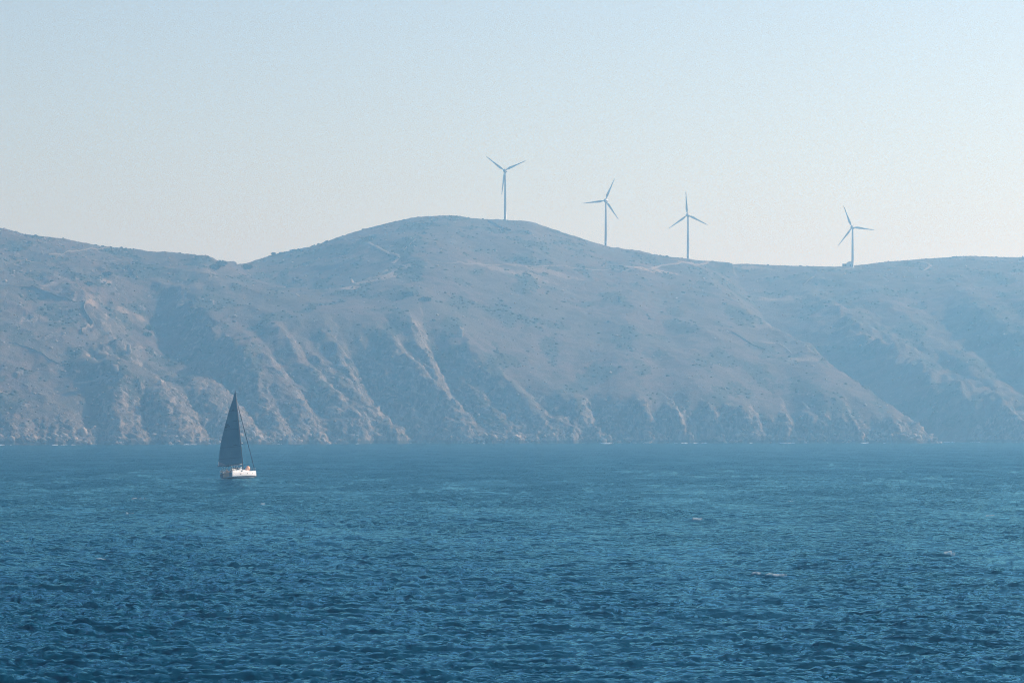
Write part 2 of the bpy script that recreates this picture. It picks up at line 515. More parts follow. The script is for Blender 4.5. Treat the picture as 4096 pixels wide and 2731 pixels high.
mp = q.n("ShaderNodeMapping"); mp.inputs["Scale"].default_value = (1, 1, 0.4); mp.inputs["Rotation"].default_value = (0.2, 0.35, 0)
q.l(pos, mp.inputs["Vector"])
rk = q.noise(mp.outputs[0], 0.22, 7, 0.75, 0.3)
rkc = q.mix(q.ramp(rk, 0.38, 0.66), (0.075, 0.064, 0.054), (0.31, 0.255, 0.21))
rkc = q.mix(q.ramp(mid, 0.55, 0.75, 0, 0.6), rkc, (0.21, 0.16, 0.115))
wet = q.n("ShaderNodeSeparateXYZ"); q.l(pos, wet.inputs[0])
rkc = q.mix(q.ramp(q.math('ADD', wet.outputs[2], q.math('MULTIPLY', rk, 3.0)), 4.6, 3.0, 0, 0.85), rkc, (0.045, 0.042, 0.038))
rmask = q.ramp(q.math('ADD', q.attr("rock"), q.math('MULTIPLY', q.math('SUBTRACT', mid, 0.5), 0.9)), 0.35, 0.6)
colr = q.mix(rmask, g4, rkc)
q.l(colr, bs.inputs["Base Color"])
bs.inputs["Roughness"].default_value = 0.95
bs.inputs["Specular IOR Level"].default_value = 0.1
bp = q.n("ShaderNodeBump"); bp.inputs["Strength"].default_value = 0.8; bp.inputs["Distance"].default_value = 1.0
q.l(q.math('ADD', fin, q.math('MULTIPLY', rk, 2.0)), bp.inputs["Height"])
q.l(bp.outputs[0], bs.inputs["Normal"])

hill_me = grid_mesh("hillside", P, {"rock": rockm, "scrub": scrub, "bare": bare})
hill = link("hillside", hill_me, m_land)
tag(hill, "dry brown island hillside with rocky sea cliffs rising from the water", None, None, "structure")

# ================================================================== sea
def spectrum(Nn, L, peak, wind, lo, hi, seed, spread=2.0):
    k1 = np.fft.fftfreq(Nn, 1.0 / Nn) * 2 * np.pi / L
    kx, ky = np.meshgrid(k1, k1, indexing='ij')
    k = np.hypot(kx, ky); k[0, 0] = 1
    kp = 2 * np.pi / peak
    cosw = (kx * wind[0] + ky * wind[1]) / k
    spr = 5.0 + (spread - 5.0) * np.exp(-(k / (2.2 * kp)) ** 2)
    ph = np.exp(-1.25 * (kp / k) ** 2) / k ** 3.25 * (np.abs(cosw) ** spr + 0.03) * np.where(cosw < 0, 0.35, 1)
    lam = 2 * np.pi / k
    ph *= (lam > lo) & (lam < hi)
    ph[0, 0] = 0
    rs = np.random.RandomState(seed)
    h = (rs.normal(size=(Nn, Nn)) + 1j * rs.normal(size=(Nn, Nn))) * np.sqrt(ph)
    H = np.fft.ifft2(h).real
    s = H.std()
    dx = np.fft.ifft2(-1j * kx / k * h).real
    dy = np.fft.ifft2(-1j * ky / k * h).real
    return (H / s).astype(np.float32), (dx / s).astype(np.float32), (dy / s).astype(np.float32)

WA = math.radians(-78)            # waves run towards the boat's lee, roughly at the camera
wind = (math.cos(WA), math.sin(WA))
LA, NA = 131.0, 2048
tA = spectrum(NA, LA, 4.2, wind, 0.20, 20.0, 11, 16.0)
LB, NB = 733.0, 1024
tB = spectrum(NB, LB, 19.0, wind, 8.0, 70.0, 12, 10.0)

def samp(tile, L, Nn, x, y, rot):
    c, s = math.cos(rot), math.sin(rot)
    u = (x * c + y * s) / L * Nn; v = (-x * s + y * c) / L * Nn
    ui = np.floor(u).astype(np.int64); vi = np.floor(v).astype(np.int64)
    uf = (u - ui).astype(np.float32); vf = (v - vi).astype(np.float32)
    u0 = ui % Nn; v0 = vi % Nn; u1 = (u0 + 1) % Nn; v1 = (v0 + 1) % Nn
    return (tile[u0, v0] * (1 - uf) + tile[u1, v0] * uf) * (1 - vf) + (tile[u0, v1] * (1 - uf) + tile[u1, v1] * uf) * vf

ta = np.linspace(math.atan(-0.156), math.atan(0.156), 1000)
to = 0.155 + (math.pi - 0.155) * (np.linspace(0, 1, 40)[1:] ** 2.2)
AZ = np.concatenate([-to[::-1], ta, to])
# distances: even steps down the picture, then out to the open sea
ypx = np.linspace(1075, 66, 640)
dd = FPX * CAMH / ypx
DD = np.concatenate([[4, 25, 60, 95, 125], dd[dd > 140], [2700, 3200, 4000, 5500, 8000, 12000]])
DS, AS = np.meshgrid(DD, AZ, indexing='ij')
SX = DS * np.sin(AS); SY = DS * np.cos(AS)
fade = sstep(6000, 2600, DS)
hA = samp(tA[0], LA, NA, SX, SY, 0.0)
hB = samp(tB[0], LB, NB, SX, SY, 0.31)
gust = 1.0 + 0.45 * n2(SX / 60, SY / 190, 90) + 0.3 * n2(SX / 17, SY / 55, 91)
AMPA, AMPB = 0.082, 0.100
dxA = samp(tA[1], LA, NA, SX, SY, 0.0); dyA = samp(tA[2], LA, NA, SX, SY, 0.0)
near = sstep(900, 300, DS)
zz = (AMPA * gust * (hA + 0.05 * (hA * hA - 1)) + AMPB * hB) * fade
chop = 0.6 * AMPA * near * gust
SXd = SX + dxA * chop; SYd = SY + dyA * chop
foam = np.zeros_like(zz)
# white caps read from the picture: (px, py, half width m, strength)
caps = [(3085, 2303, 1.1, 0.55), (3030, 2314, 0.4, 0.45), (3790, 2215, 0.7, 0.4), (3440, 2083, 0.8, 0.5), (3385, 2090, 0.6, 0.5),
        (3162, 2008, 0.8, 0.6), (3300, 2012, 0.7, 0.4), (3395, 1986, 1.0, 0.4), (2790, 2080, 0.8, 0.4),
        (560, 1997, 1.5, 0.5), (425, 2036, 0.8, 0.7), (520, 2056, 0.6, 0.4), (690, 2412, 0.3, 0.6), (295, 2195, 0.4, 0.6), (420, 2237, 0.6, 0.5),
        (1090, 2172, 0.5, 0.5), (1055, 2018, 0.6, 0.4), (2530, 2290, 0.4, 0.4), (3960, 2060, 0.7, 0.4), (35, 2165, 0.5, 0.4), (4040, 2500, 0.2, 0.6), (3850, 2272, 0.5, 0.4)]
fn = n2(SX * 1.7, SY * 0.8, 95) + 0.5 * n2(SX * 4.1, SY * 2.1, 96)
for cx, cyy, wd, st in caps:
    d = FPX * CAMH / (cyy - HORY); x0 = (cx - PW / 2) / FPX * d
    ly = max(0.35, d * d / (FPX * CAMH) * 1.3)
    rr2 = ((SX - x0) / wd) ** 2 + ((SY - d + 0.25 * (SX - x0)) / ly) ** 2
    g = np.exp(-rr2 * 1.2)
    foam = np.maximum(foam, st * sstep(0.30, 0.75, g + 0.55 * fn * (g > 0.05)))
    zz += 0.13 * min(1, wd / 1.0) * np.exp(-rr2 * 0.3)
foam = np.clip(foam * sstep(-0.3, 0.9, hA + 0.4 * fn), 0, 1)

BOAT_D = 780.0
BOAT = np.array([(907 - PW / 2) / FPX * BOAT_D, BOAT_D])        # middle of the stern at the waterline
HEAD = math.radians(30)
hx, hy = math.sin(HEAD), math.cos(HEAD)
# bow wave and wake
lx = (SX - BOAT[0]) * hx + (SY - BOAT[1]) * hy
ly = (SX - BOAT[0]) * hy - (SY - BOAT[1]) * hx                   # + to starboard
wk = np.exp(-((ly) / 1.6) ** 2) * sstep(0.5, -1.5, lx) * sstep(-14, -2, lx)
foam = np.maximum(foam, 0.4 * sstep(0.3, 0.9, wk + 0.6 * fn * (wk > 0.05)))
bw = np.exp(-((lx - 10.6) / 1.7) ** 2 - ((np.abs(ly) - 1.1) / 0.8) ** 2)
foam = np.maximum(foam, sstep(0.2, 0.5, bw))
zz += 0.35 * bw
P_sea = np.stack([SXd, SYd, zz], -1)
sea_me = grid_mesh("sea", P_sea, {"foam": foam})

m_sea, t, bs = new_mat("sea_water")
q = NT(t)
pos = q.n("ShaderNodeNewGeometry").outputs["Position"]
gn = q.n("ShaderNodeNewGeometry").outputs["Normal"]
mg = q.n("ShaderNodeMapping"); mg.inputs["Scale"].default_value = (0.05, 0.012, 1.0); q.l(pos, mg.inputs["Vector"])
gs = q.noise(mg.outputs[0], 1.0, 7, 0.78)                       # gusts
def slopes(scale, rot, sx_, sy_):
    mp = q.n("ShaderNodeMapping"); mp.inputs["Rotation"].default_value = (0, 0, rot); mp.inputs["Scale"].default_value = (0.30, 1.0, 1.0)
    q.l(pos, mp.inputs["Vector"])
    nz = q.n("ShaderNodeTexNoise"); nz.inputs["Scale"].default_value = scale; nz.inputs["Detail"].default_value = 3; nz.inputs["Roughness"].default_value = 0.6
    q.l(mp.outputs[0], nz.inputs["Vector"])
    sb = q.n("ShaderNodeVectorMath", operation='SUBTRACT'); q.l(nz.outputs["Color"], sb.inputs[0]); sb.inputs[1].default_value = (0.5, 0.5, 0.5)
    ml = q.n("ShaderNodeVectorMath", operation='MULTIPLY'); q.l(sb.outputs[0], ml.inputs[0]); ml.inputs[1].default_value = (sx_, sy_, 0)
    return ml.outputs[0]
ad = q.n("ShaderNodeVectorMath", operation='ADD'); q.l(slopes(1.4, 0.14, 0.7, 2.1), ad.inputs[0]); q.l(slopes(4.2, 0.08, 0.5, 1.1), ad.inputs[1])
sc2 = q.n("ShaderNodeVectorMath", operation='SCALE'); q.l(ad.outputs[0], sc2.inputs[0]); q.l(q.ramp(gs, 0.36, 0.64, 0.25, 1.7), sc2.inputs["Scale"])
ad2 = q.n("ShaderNodeVectorMath", operation='ADD'); q.l(gn, ad2.inputs[0]); q.l(sc2.outputs[0], ad2.inputs[1])
nrn = q.n("ShaderNodeVectorMath", operation='NORMALIZE'); q.l(ad2.outputs[0], nrn.inputs[0])
nrm = nrn.outputs[0]
fo = q.attr("foam")
t.nodes.remove(bs)
body = q.n("ShaderNodeBsdfDiffuse"); q.l(nrm, body.inputs["Normal"])
body.inputs["Color"].default_value = (0.001, 0.040, 0.073, 1)
glo = q.n("ShaderNodeBsdfGlossy"); q.l(nrm, glo.inputs["Normal"])
glo.inputs["Color"].default_value = (0.20, 0.49, 0.62, 1); glo.inputs["Roughness"].default_value = 0.08
fr = q.n("ShaderNodeFresnel"); fr.inputs["IOR"].default_value = 1.333; q.l(nrm, fr.inputs["Normal"])
ms = q.n("ShaderNodeMixShader"); q.l(fr.outputs[0], ms.inputs[0]); q.l(body.outputs[0], ms.inputs[1]); q.l(glo.outputs[0], ms.inputs[2])
fw = q.n("ShaderNodeBsdfDiffuse"); fw.inputs["Color"].default_value = (0.70, 0.78, 0.84, 1)
mf = q.n("ShaderNodeMixShader"); q.l(fo, mf.inputs[0]); q.l(ms.outputs[0], mf.inputs[1]); q.l(fw.outputs[0], mf.inputs[2])
q.l(mf.outputs[0], t.nodes["Material Output"].inputs["Surface"])
sea = link("sea", sea_me, m_sea)
tag(sea, "choppy deep blue sea with scattered small whitecaps", None, None, "structure")

# ================================================================== roads and walls on the hill
m_road = plain("dirt_track", (0.22, 0.178, 0.148), 0.95, 0, 0.25, 0.3, 0.1)
m_stone = plain("dry_stone", (0.17, 0.145, 0.12), 0.95, 0, 0.45, 1.3, 0.1)
m_pale = plain("pale_stone", (0.36, 0.30, 0.25), 0.95, 0, 0.3, 1.1, 0.1)
m_boulder = plain("boulder_rock", (0.30, 0.255, 0.215), 0.95, 0, 0.45, 0.5, 0.1)

LX, LY, LZ = P[..., 0], P[..., 1], P[..., 2]
def ground_z(x, y):
    j = int(np.clip(np.searchsorted(T, x / y), 1, NC - 1))
    col = slice(max(0, j - 1), j + 1)
    out = 0.0
    for jj in (j - 1, j):
        out += float(np.interp(y, LY[:, jj], LZ[:, jj])) * 0.5
    return out

def dense(pts, step):
    out = []
    for a, b in zip(pts[:-1], pts[1:]):
        n = max(1, int((Vector((b.x - a.x, b.y - a.y, 0))).length / step))
        for k in range(n): out.append(a.lerp(b, k / n))
    out.append(pts[-1])
    # soften the corners
    for _ in range(3):
        out = [out[0]] + [(out[i - 1] + out[i] * 2 + out[i + 1]) / 4 for i in range(1, len(out) - 1)] + [out[-1]]
    return out

def ribbon(name, pix, width, lift, label):
    c = dense([on_land(*p) for p in pix], 3.0)
    rows = []
    for i, p in enumerate(c):
        d = c[min(i + 1, len(c) - 1)] - c[max(i - 1, 0)]; d.z = 0
        if d.length < 1e-6: d = Vector((1, 0, 0))
        d.normalize(); sd_ = Vector((d.y, -d.x, 0))
        wv = width * (1 + 0.22 * math.sin(i * 1.7) + 0.12 * math.sin(i * 0.63))
        row = []
        for k in (-0.5, -0.3, 0, 0.3, 0.5):
            v = p + sd_ * (k * wv)
            z = ground_z(v.x, v.y) + lift * (1.0 if abs(k) < 0.45 else -0.8)
            row.append((v.x, v.y, z))
        rows.append(row)
    me = grid_mesh(name, np.array(rows))
    o = link(name, me, m_road)
    tag(o, label, None, None, "structure")
    return o

ribbon("dirt_road", [(1470, 972), (1500, 984), (1520, 1000), (1545, 1012), (1585, 1022), (1598, 1030), (1588, 1042), (1565, 1056)], 4.2, 0.55, "pale dirt road winding down from the hill top")
ribbon("dirt_road", [(1592, 1072), (1580, 1084), (1545, 1102), (1510, 1112), (1465, 1122)], 4.0, 0.55, "pale dirt road dropping to the ruined hut")
ribbon("dirt_road", [(1365, 954), (1400, 957), (1432, 963)], 2.4, 0.45, "short pale track near the skyline of the left flank")
ribbon("dirt_road", [(1620, 1052), (1800, 1056), (2000, 1060), (2150, 1066), (2300, 1073), (2450, 1077), (2600, 1077)], 1.5, 0.3, "thin level track crossing below the summit")
ribbon("dirt_road", [(2600, 1077), (2622, 1068), (2650, 1061), (2700, 1056), (2760, 1052), (2830, 1049)], 4.6, 0.6, "pale road bending up to the third turbine")
ribbon("dirt_road", [(3682, 1049), (3708, 1055), (3722, 1064), (3714, 1072), (3692, 1081)], 4.2, 0.6, "pale hairpin road on the right hand ridge")
ribbon("dirt_road", [(300, 1534), (350, 1526), (400, 1516), (468, 1501)], 2.0, 0.5, "faint track above the left sea cliff")
ribbon("dirt_road", [(3050, 1372), (3110, 1370), (3165, 1415)], 1.6, 0.4, "faint track high on the smooth right slope")

def stone_wall(pix, h, th, mat, label):
    c = dense([on_land(*p) for p in pix], 1.6)
    base = c[0].copy()
    o_ = empty("dry_stone_wall", (base.x, base.y, ground_z(base.x, base.y)))
    tag(o_, label, "stone wall", "dry stone walls on the hillside")
    rows = []; cap = []
    for i, p in enumerate(c):
        d = c[min(i + 1, len(c) - 1)] - c[max(i - 1, 0)]; d.z = 0
        if d.length < 1e-6: d = Vector((1, 0, 0))
        d.normalize(); sd_ = Vector((d.y, -d.x, 0))
        z = ground_z(p.x, p.y)
        hh = h * (0.8 + 0.35 * rnd.random())
        row = []
        for k, zz_ in ((-0.6, -0.8), (-0.5, hh * 0.5), (-0.4, hh), (0.4, hh * 0.97), (0.5, hh * 0.5), (0.6, -0.8)):
            jx = (rnd.random() - 0.5) * 0.25
            row.append((p.x + sd_.x * (k * th + jx) - base.x, p.y + sd_.y * (k * th + jx) - base.y, z + zz_ - o_.location.z))
        rows.append(row)
        if i % 2 == 0:
            cap.append((p.x - base.x, p.y - base.y, z + hh - o_.location.z))
    link("wall_body", grid_mesh("wall_body", np.array(rows)), mat, o_)
    V = []; F = []
    for (x, y, z) in cap:
        n0 = len(V); a = 0.30 + 0.18 * rnd.random()
        for dx, dy, dz in ((-1, -1, 0), (1, -1, 0), (1, 1, 0), (-1, 1, 0), (-.7, -.6, .7), (.8, -.7, .6), (.6, .7, .8), (-.8, .6, .6)):
            V.append((x + dx * a * (0.8 + .4 * rnd.random()), y + dy * a, z - 0.12 + dz * a))
        for f in ((0, 1, 5), (0, 5, 4), (1, 2, 6), (1, 6, 5), (2, 3, 7), (2, 7, 6), (3, 0, 4), (3, 4, 7), (4, 5, 6), (4, 6, 7)):
            F.append([n0 + q_ for q_ in f])
    co = link("coping_stones", soup_mesh("coping_stones", V, F), mat, o_)
    co["kind"] = "stuff"

stone_wall([(195, 1021), (270, 1009), (350, 998), (440, 981)], 0.9, 0.7, m_stone, "pale dry stone wall climbing to the left skyline")
stone_wall([(342, 1208), (334, 1240), (350, 1275), (374, 1296), (345, 1310), (324, 1321), (330, 1338)], 1.4, 0.8, m_stone, "zigzag dry stone wall above the rocky knob on the left")
stone_wall([(0, 1146), (90, 1150), (150, 1156), (205, 1182), (270, 1196), (330, 1208)], 1.2, 0.8, m_stone, "long dark dry stone wall from the left edge")
stone_wall([(1955, 886), (1990, 903), (2040, 924)], 1.5, 1.0, m_stone, "dark stone wall running down right of the summit")
stone_wall([(1660, 960), (1640, 980), (1612, 1006)], 0.8, 0.6, m_stone, "short pale wall beside the winding road")
stone_wall([(3262, 1102), (3240, 1118), (3215, 1140)], 0.8, 0.6, m_stone, "short pale wall below the fourth turbine")
stone_wall([(0, 1368), (60, 1374), (110, 1391), (180, 1424), (240, 1458)], 0.9, 0.7, m_stone, "broken stone wall slanting down the lower left slope")
stone_wall([(2930, 1330), (2965, 1352), (3010, 1382), (3060, 1400)], 1.2, 0.9, m_stone, "low stone wall in the middle of the smooth slope")

# ================================================================== geometry helpers for built things
def box_bm(bm, c, s, rot=None, taper=1.0):
    r = bmesh.ops.create_cube(bm, size=1.0)
    for v in r["verts"]:
        k = taper if v.co.z > 0 else 1.0
        p = Vector((v.co.x * s[0] * k, v.co.y * s[1] * k, v.co.z * s[2]))
        if rot is not None: p = rot @ p
        v.co = p + Vector(c)
    return r["verts"]

def tube_bm(bm, pts, rad, seg=8, caps=True):
    pts = [Vector(p) for p in pts]
    rads = rad if isinstance(rad, (list, tuple)) else [rad] * len(pts)
    rings = []
    up = Vector((0, 0, 1))
    for i, p in enumerate(pts):
        d = (pts[min(i + 1, len(pts) - 1)] - pts[max(i - 1, 0)]).normalized()
        ref = up if abs(d.dot(up)) < 0.95 else Vector((1, 0, 0))
        a = d.cross(ref).normalized(); b = d.cross(a).normalized()
        rings.append([bm.verts.new(p + (a * math.cos(2 * math.pi * k / seg) + b * math.sin(2 * math.pi * k / seg)) * rads[i]) for k in range(seg)])
    for r0, r1 in zip(rings[:-1], rings[1:]):
        for k in range(seg):
            bm.faces.new((r0[k], r0[(k + 1) % seg], r1[(k + 1) % seg], r1[k]))
    if caps:
        bm.faces.new(rings[0][::-1]); bm.faces.new(rings[-1])

def lathe_bm(bm, prof, seg=24, axis='Z'):
    rings = []
    for r, h in prof:
        ring = []
        for k in range(seg):
            a = 2 * math.pi * k / seg
            c = (r * math.cos(a), r * math.sin(a), h) if axis == 'Z' else (r * math.cos(a), h, r * math.sin(a))
            ring.append(bm.verts.new(c))
        rings.append(ring)
    for r0, r1 in zip(rings[:-1], rings[1:]):
        for k in range(seg):
            bm.faces.new((r0[k], r0[(k + 1) % seg], r1[(k + 1) % seg], r1[k]))
    bm.faces.new(rings[0][::-1]); bm.faces.new(rings[-1])

def done(name, bm, mat, parent=None, smooth=False, label=None):
    bmesh.ops.recalc_face_normals(bm, faces=bm.faces)
    me = bpy.data.meshes.new(name); bm.to_mesh(me); bm.free()
    o = link(name, me, mat, parent, smooth)
    if label: o["label"] = label
    return o

# ================================================================== wind turbines
m_wt = plain("turbine_white", (0.46, 0.47, 0.47), 0.45, 0, 0.06, 0.4, 0.4)
m_wt_b = plain("blade_white", (0.42, 0.43, 0.44), 0.4, 0, 0.05, 0.3, 0.4)
m_dark = plain("dark_steel", (0.08, 0.085, 0.09), 0.6)
m_conc = plain("concrete", (0.42, 0.40, 0.37), 0.9, 0, 0.2, 1.0, 0.2)

BL = 21.0
bm = bmesh.new()
secs = [(0.0, 0.85, 0.85, 0), (0.03, 0.85, 0.85, 0), (0.09, 1.35, 0.62, 14), (0.19, 2.15, 0.48, 15), (0.28, 2.0, 0.40, 11), (0.42, 1.55, 0.29, 7),
        (0.6, 1.12, 0.20, 4), (0.8, 0.78, 0.13, 2), (0.94, 0.52, 0.09, 1), (0.985, 0.34, 0.06, 0), (1.0, 0.10, 0.03, 0)]
rings = []
for f, ch, th, tw in secs:
    ring = []
    for k in range(14):
        a = 2 * math.pi * k / 14
        cx = 0.5 * ch * math.cos(a); ty = 0.5 * th * math.sin(a) * (1 + (0.35 * math.cos(a) if f > 0.05 else 0))
        cx += (ch - 0.85) * -0.18
        c, s_ = math.cos(math.radians(tw)), math.sin(math.radians(tw))
        ring.append(bm.verts.new((cx * c - ty * s_, cx * s_ + ty * c, 1.2 + f * BL)))
    rings.append(ring)
for r0, r1 in zip(rings[:-1], rings[1:]):
    for k in range(14):
        bm.faces.new((r0[k], r0[(k + 1) % 14], r1[(k + 1) % 14], r1[k]))
bm.faces.new(rings[0][::-1]); bm.faces.new(rings[-1])
bmesh.ops.recalc_face_normals(bm, faces=bm.faces)
blade_me = bpy.data.meshes.new("blade"); bm.to_mesh(blade_me); bm.free()
blade_me.materials.append(m_wt_b)
blade_me.polygons.foreach_set("use_smooth", np.ones(len(blade_me.polygons), dtype=bool))

def turbine(hub_px, hub_py, tower_px, base_py, ang, yaw, label, dist=None):
    base = crest_at(tower_px) if base_py is None else on_land(tower_px, base_py)
    d = base.y
    bx = (tower_px - PW / 2) / FPX * d
    hubz = CAMH + (HORY - hub_py) / FPX * d
    gz = min(ground_z(bx - 1.3, d), ground_z(bx + 1.3, d), ground_z(bx, d - 1.3)) - 0.3
    H = hubz - gz
    e = empty("wind_turbine", (bx, d, gz), math.radians(-yaw))
    tag(e, label, "wind turbine", "wind turbines along the ridge")
    bm = bmesh.new()
    lathe_bm(bm, [(1.42, 0), (1.42, 0.35), (1.30, 0.4), (1.22, H * 0.25), (1.05, H * 0.55), (0.86, H * 0.8), (0.74, H - 1.5), (0.74, H - 0.6)], 28)
    tw = done("tower", bm, m_wt, e, True)
    bm = bmesh.new(); box_bm(bm, (0, -1.33, 2.1), (0.85, 0.12, 2.0)); done("door", bm, m_dark, tw)
    bm = bmesh.new()
    lathe_bm(bm, [(0.3, 3.9), (0.85, 3.6), (1.35, 2.9), (1.72, 1.6), (1.84, 0.3), (1.80, -0.9), (1.72, -1.35)], 26, 'Y')
    na = done("nacelle", bm, m_wt, e, True); na.location = (0, 0, H)
    bm = bmesh.new(); tube_bm(bm, [(0.3, 1.6, 1.5), (0.3, 1.6, 2.9)], 0.06, 6); tube_bm(bm, [(-0.1, 1.6, 2.8), (0.7, 1.6, 2.8)], 0.05, 6)
    done("weather_mast", bm, m_dark, na)
    bm = bmesh.new()
    lathe_bm(bm, [(1.70, -1.42), (1.66, -2.0), (1.45, -2.7), (1.0, -3.35), (0.45, -3.7), (0.1, -3.8)], 26, 'Y')
    sp = done("spinner", bm, m_wt, e, True); sp.location = (0, 0, H)
    for k in range(3):
        b = bpy.data.objects.new("blade", blade_me); COL.objects.link(b); b.parent = e
        b.location = (0, -2.15, H)
        b.rotation_euler = (0, math.radians(90 - (ang + 120 * k)), 0)
    bm = bmesh.new(); lathe_bm(bm, [(3.4, -0.8), (3.4, 0.28), (3.2, 0.34)], 24); done("foundation", bm, m_conc, e)
    return e

turbine(2014, 682, 2021, None, 143, 18, "tallest wind turbine on the summit, one blade hanging down along its tower")
turbine(2424, 802, 2424, None, 66, 18, "wind turbine second from left, one blade pointing level to the left")
turbine(2752, 860, 2753, None, 94, 20, "wind turbine third from left with one blade pointing straight up")
turbine(3408, 909, 3412, 1070, 112, 22, "wind turbine farthest right, standing beside a small hut")

# small hut and low wall block by the fourth turbine
c = crest_at(3398)
hz_ = ground_z(c.x, c.y)
e = empty("transformer_hut", (c.x, c.y, hz_ - 0.4)); tag(e, "small round topped hut behind the right hand turbine", "hut")
bm = bmesh.new()
prof = [(-3.4, 0), (-3.4, 2.4), (-2.6, 3.9), (-1.0, 4.6), (1.0, 4.6), (2.6, 3.6), (3.6, 1.9), (3.8, 0)]
f0 = [bm.verts.new((x, -2.2, z)) for x, z in prof]; f1 = [bm.verts.new((x, 2.2, z)) for x, z in prof]
bm.faces.new(f0); bm.faces.new(f1[::-1])
for k in range(len(prof)):
    k2 = (k + 1) % len(prof); bm.faces.new((f0[k], f1[k], f1[k2], f0[k2]))
hut = done("hut_body", bm, plain("limewash", (0.62, 0.59, 0.55), 0.9, 0, 0.1), e)
bm = bmesh.new(); box_bm(bm, (0.4, -2.23, 1.1), (1.1, 0.1, 2.0)); done("door", bm, m_dark, hut)
bm = bmesh.new(); box_bm(bm, (-5.2, 0.4, 1.0), (3.5, 3.4, 2.6)); box_bm(bm, (-5.2, 0.4, 2.42), (3.8, 3.7, 0.2)); done("annex", bm, m_stone, e)

# ruin by the road
c = on_land(1404, 1136)
e = empty("stone_ruin", (c.x, c.y, c.z - 0.4), math.radians(-28)); tag(e, "small roofless stone ruin with one tall corner beside the dirt road", "ruin")
def rubble_wall(name, x0, x1, y0, y1, prof, par):
    bm = bmesh.new(); n = len(prof)
    vs0 = []
    for i, h in enumerate(prof):
        f = i / (n - 1)
        if abs(x1 - x0) > abs(y1 - y0): a = [(x0 + (x1 - x0) * f, y0), (x0 + (x1 - x0) * f, y1)]
        else: a = [(x0, y0 + (y1 - y0) * f), (x1, y0 + (y1 - y0) * f)]
        vs0.append([bm.verts.new((*a[0], -1)), bm.verts.new((*a[0], h)), bm.verts.new((*a[1], h)), bm.verts.new((*a[1], -1))])
    for r0, r1 in zip(vs0[:-1], vs0[1:]):
        for k in range(4): bm.faces.new((r0[k], r0[(k + 1) % 4], r1[(k + 1) % 4], r1[k]))
    bm.faces.new(vs0[0]); bm.faces.new(vs0[-1][::-1])
    return done(name, bm, m_pale, par)
rubble_wall("wall", -1.4, 0.0, 0.0, 0.9, [4.3, 4.6, 4.4, 4.5], e)
rubble_wall("wall", 0.02, 7.2, 0.05, 0.85, [2.0, 1.3, 1.6, 1.2, 1.0, 1.3, 0.7], e)
rubble_wall("wall", -1.35, -0.5, 0.92, 6.0, [4.4, 3.6, 2.4, 1.2], e)
rubble_wall("wall", 6.2, 7.1, 0.9, 5.5, [0.8, 1.5, 1.1, 0.9], e)

# ================================================================== scrub, stones and surf
def ico(sub):
    bm = bmesh.new(); bmesh.ops.create_icosphere(bm, subdivisions=sub, radius=1.0)
    V = np.array([v.co[:] for v in bm.verts]); bm.faces.ensure_lookup_table()
    F = np.array([[v.index for v in f.verts] for f in bm.faces]); bm.free()
    return V, F
IV1, IF1 = ico(1)
rs = np.random.RandomState(21)
vis = (ANGF >= ANGM - 1e-5) & (np.abs(T)[None, :] < 0.16) & (R2 > 3) & (R2 < Rr + 10)
def scatter(name, weight, n, smin, smax, flat, mat, label, sink=0.3, V0=IV1, F0=IF1, jit=0.35):
    wgt = (weight * vis).ravel()
    # weight by ground area so that near rows are not overfull
    ar = np.gradient(LY, axis=0) * np.gradient(LX, axis=1)
    wgt = wgt * np.abs(ar).ravel(); wgt /= wgt.sum()
    pick = rs.choice(wgt.size, n, p=wgt)
    base = P.reshape(-1, 3)[pick]
    sc = smin * (smax / smin) ** (rs.rand(n) ** 1.8)
    nv = len(V0)
    ang = rs.rand(n) * 6.283
    J = 1 + jit * (rs.rand(n, nv, 1) - 0.5) * 2
    VV = V0[None] * J * sc[:, None, None]
    st = 0.75 + 0.6 * rs.rand(n, 1)
    VV[..., 0] *= st; VV[..., 2] *= flat * (0.7 + 0.6 * rs.rand(n, 1))
    ca, sa = np.cos(ang)[:, None], np.sin(ang)[:, None]
    x = VV[..., 0] * ca - VV[..., 1] * sa; y = VV[..., 0] * sa + VV[..., 1] * ca
    VV = np.stack([x + base[:, None, 0], y + base[:, None, 1], VV[..., 2] + base[:, None, 2] + (flat - sink) * sc[:, None] * 0.5], -1)
    FF = F0[None] + (np.arange(n) * nv)[:, None, None]
    o = link(name, soup_mesh(name, VV.reshape(-1, 3), FF.reshape(-1, 3)), mat)
    tag(o, label, None, None, "stuff")
    return o
m_scrub = plain("scrub_leaves", (0.062, 0.064, 0.041), 0.9, 0, 0.35, 0.4, 0.1)
scatter("scrub", (0.06 + scrub ** 1.5) * (1 - 0.75 * rockm) * (R2 > 12) * (1 - 0.55 * sstep(1900, 2500, PXC))[None, :], 6500, 0.45, 1.7, 0.55, m_scrub, "low dark thorny scrub dotted over the slopes")
scatter("hillside_stones", (0.12 + 0.6 * rockm + 0.3 * leftm) * (0.5 + sstep(120, 10, R2)), 3800, 0.3, 1.5, 0.6, m_boulder, "loose pale stones strewn over the slopes", 0.3, jit=0.45)
shore_w = sstep(12, 4, R2) * (LZ < 6)
scatter("shore_rubble", shore_w, 700, 0.5, 2.4, 0.7, m_boulder, "broken rocks lying along the waterline", 0.3, jit=0.45)

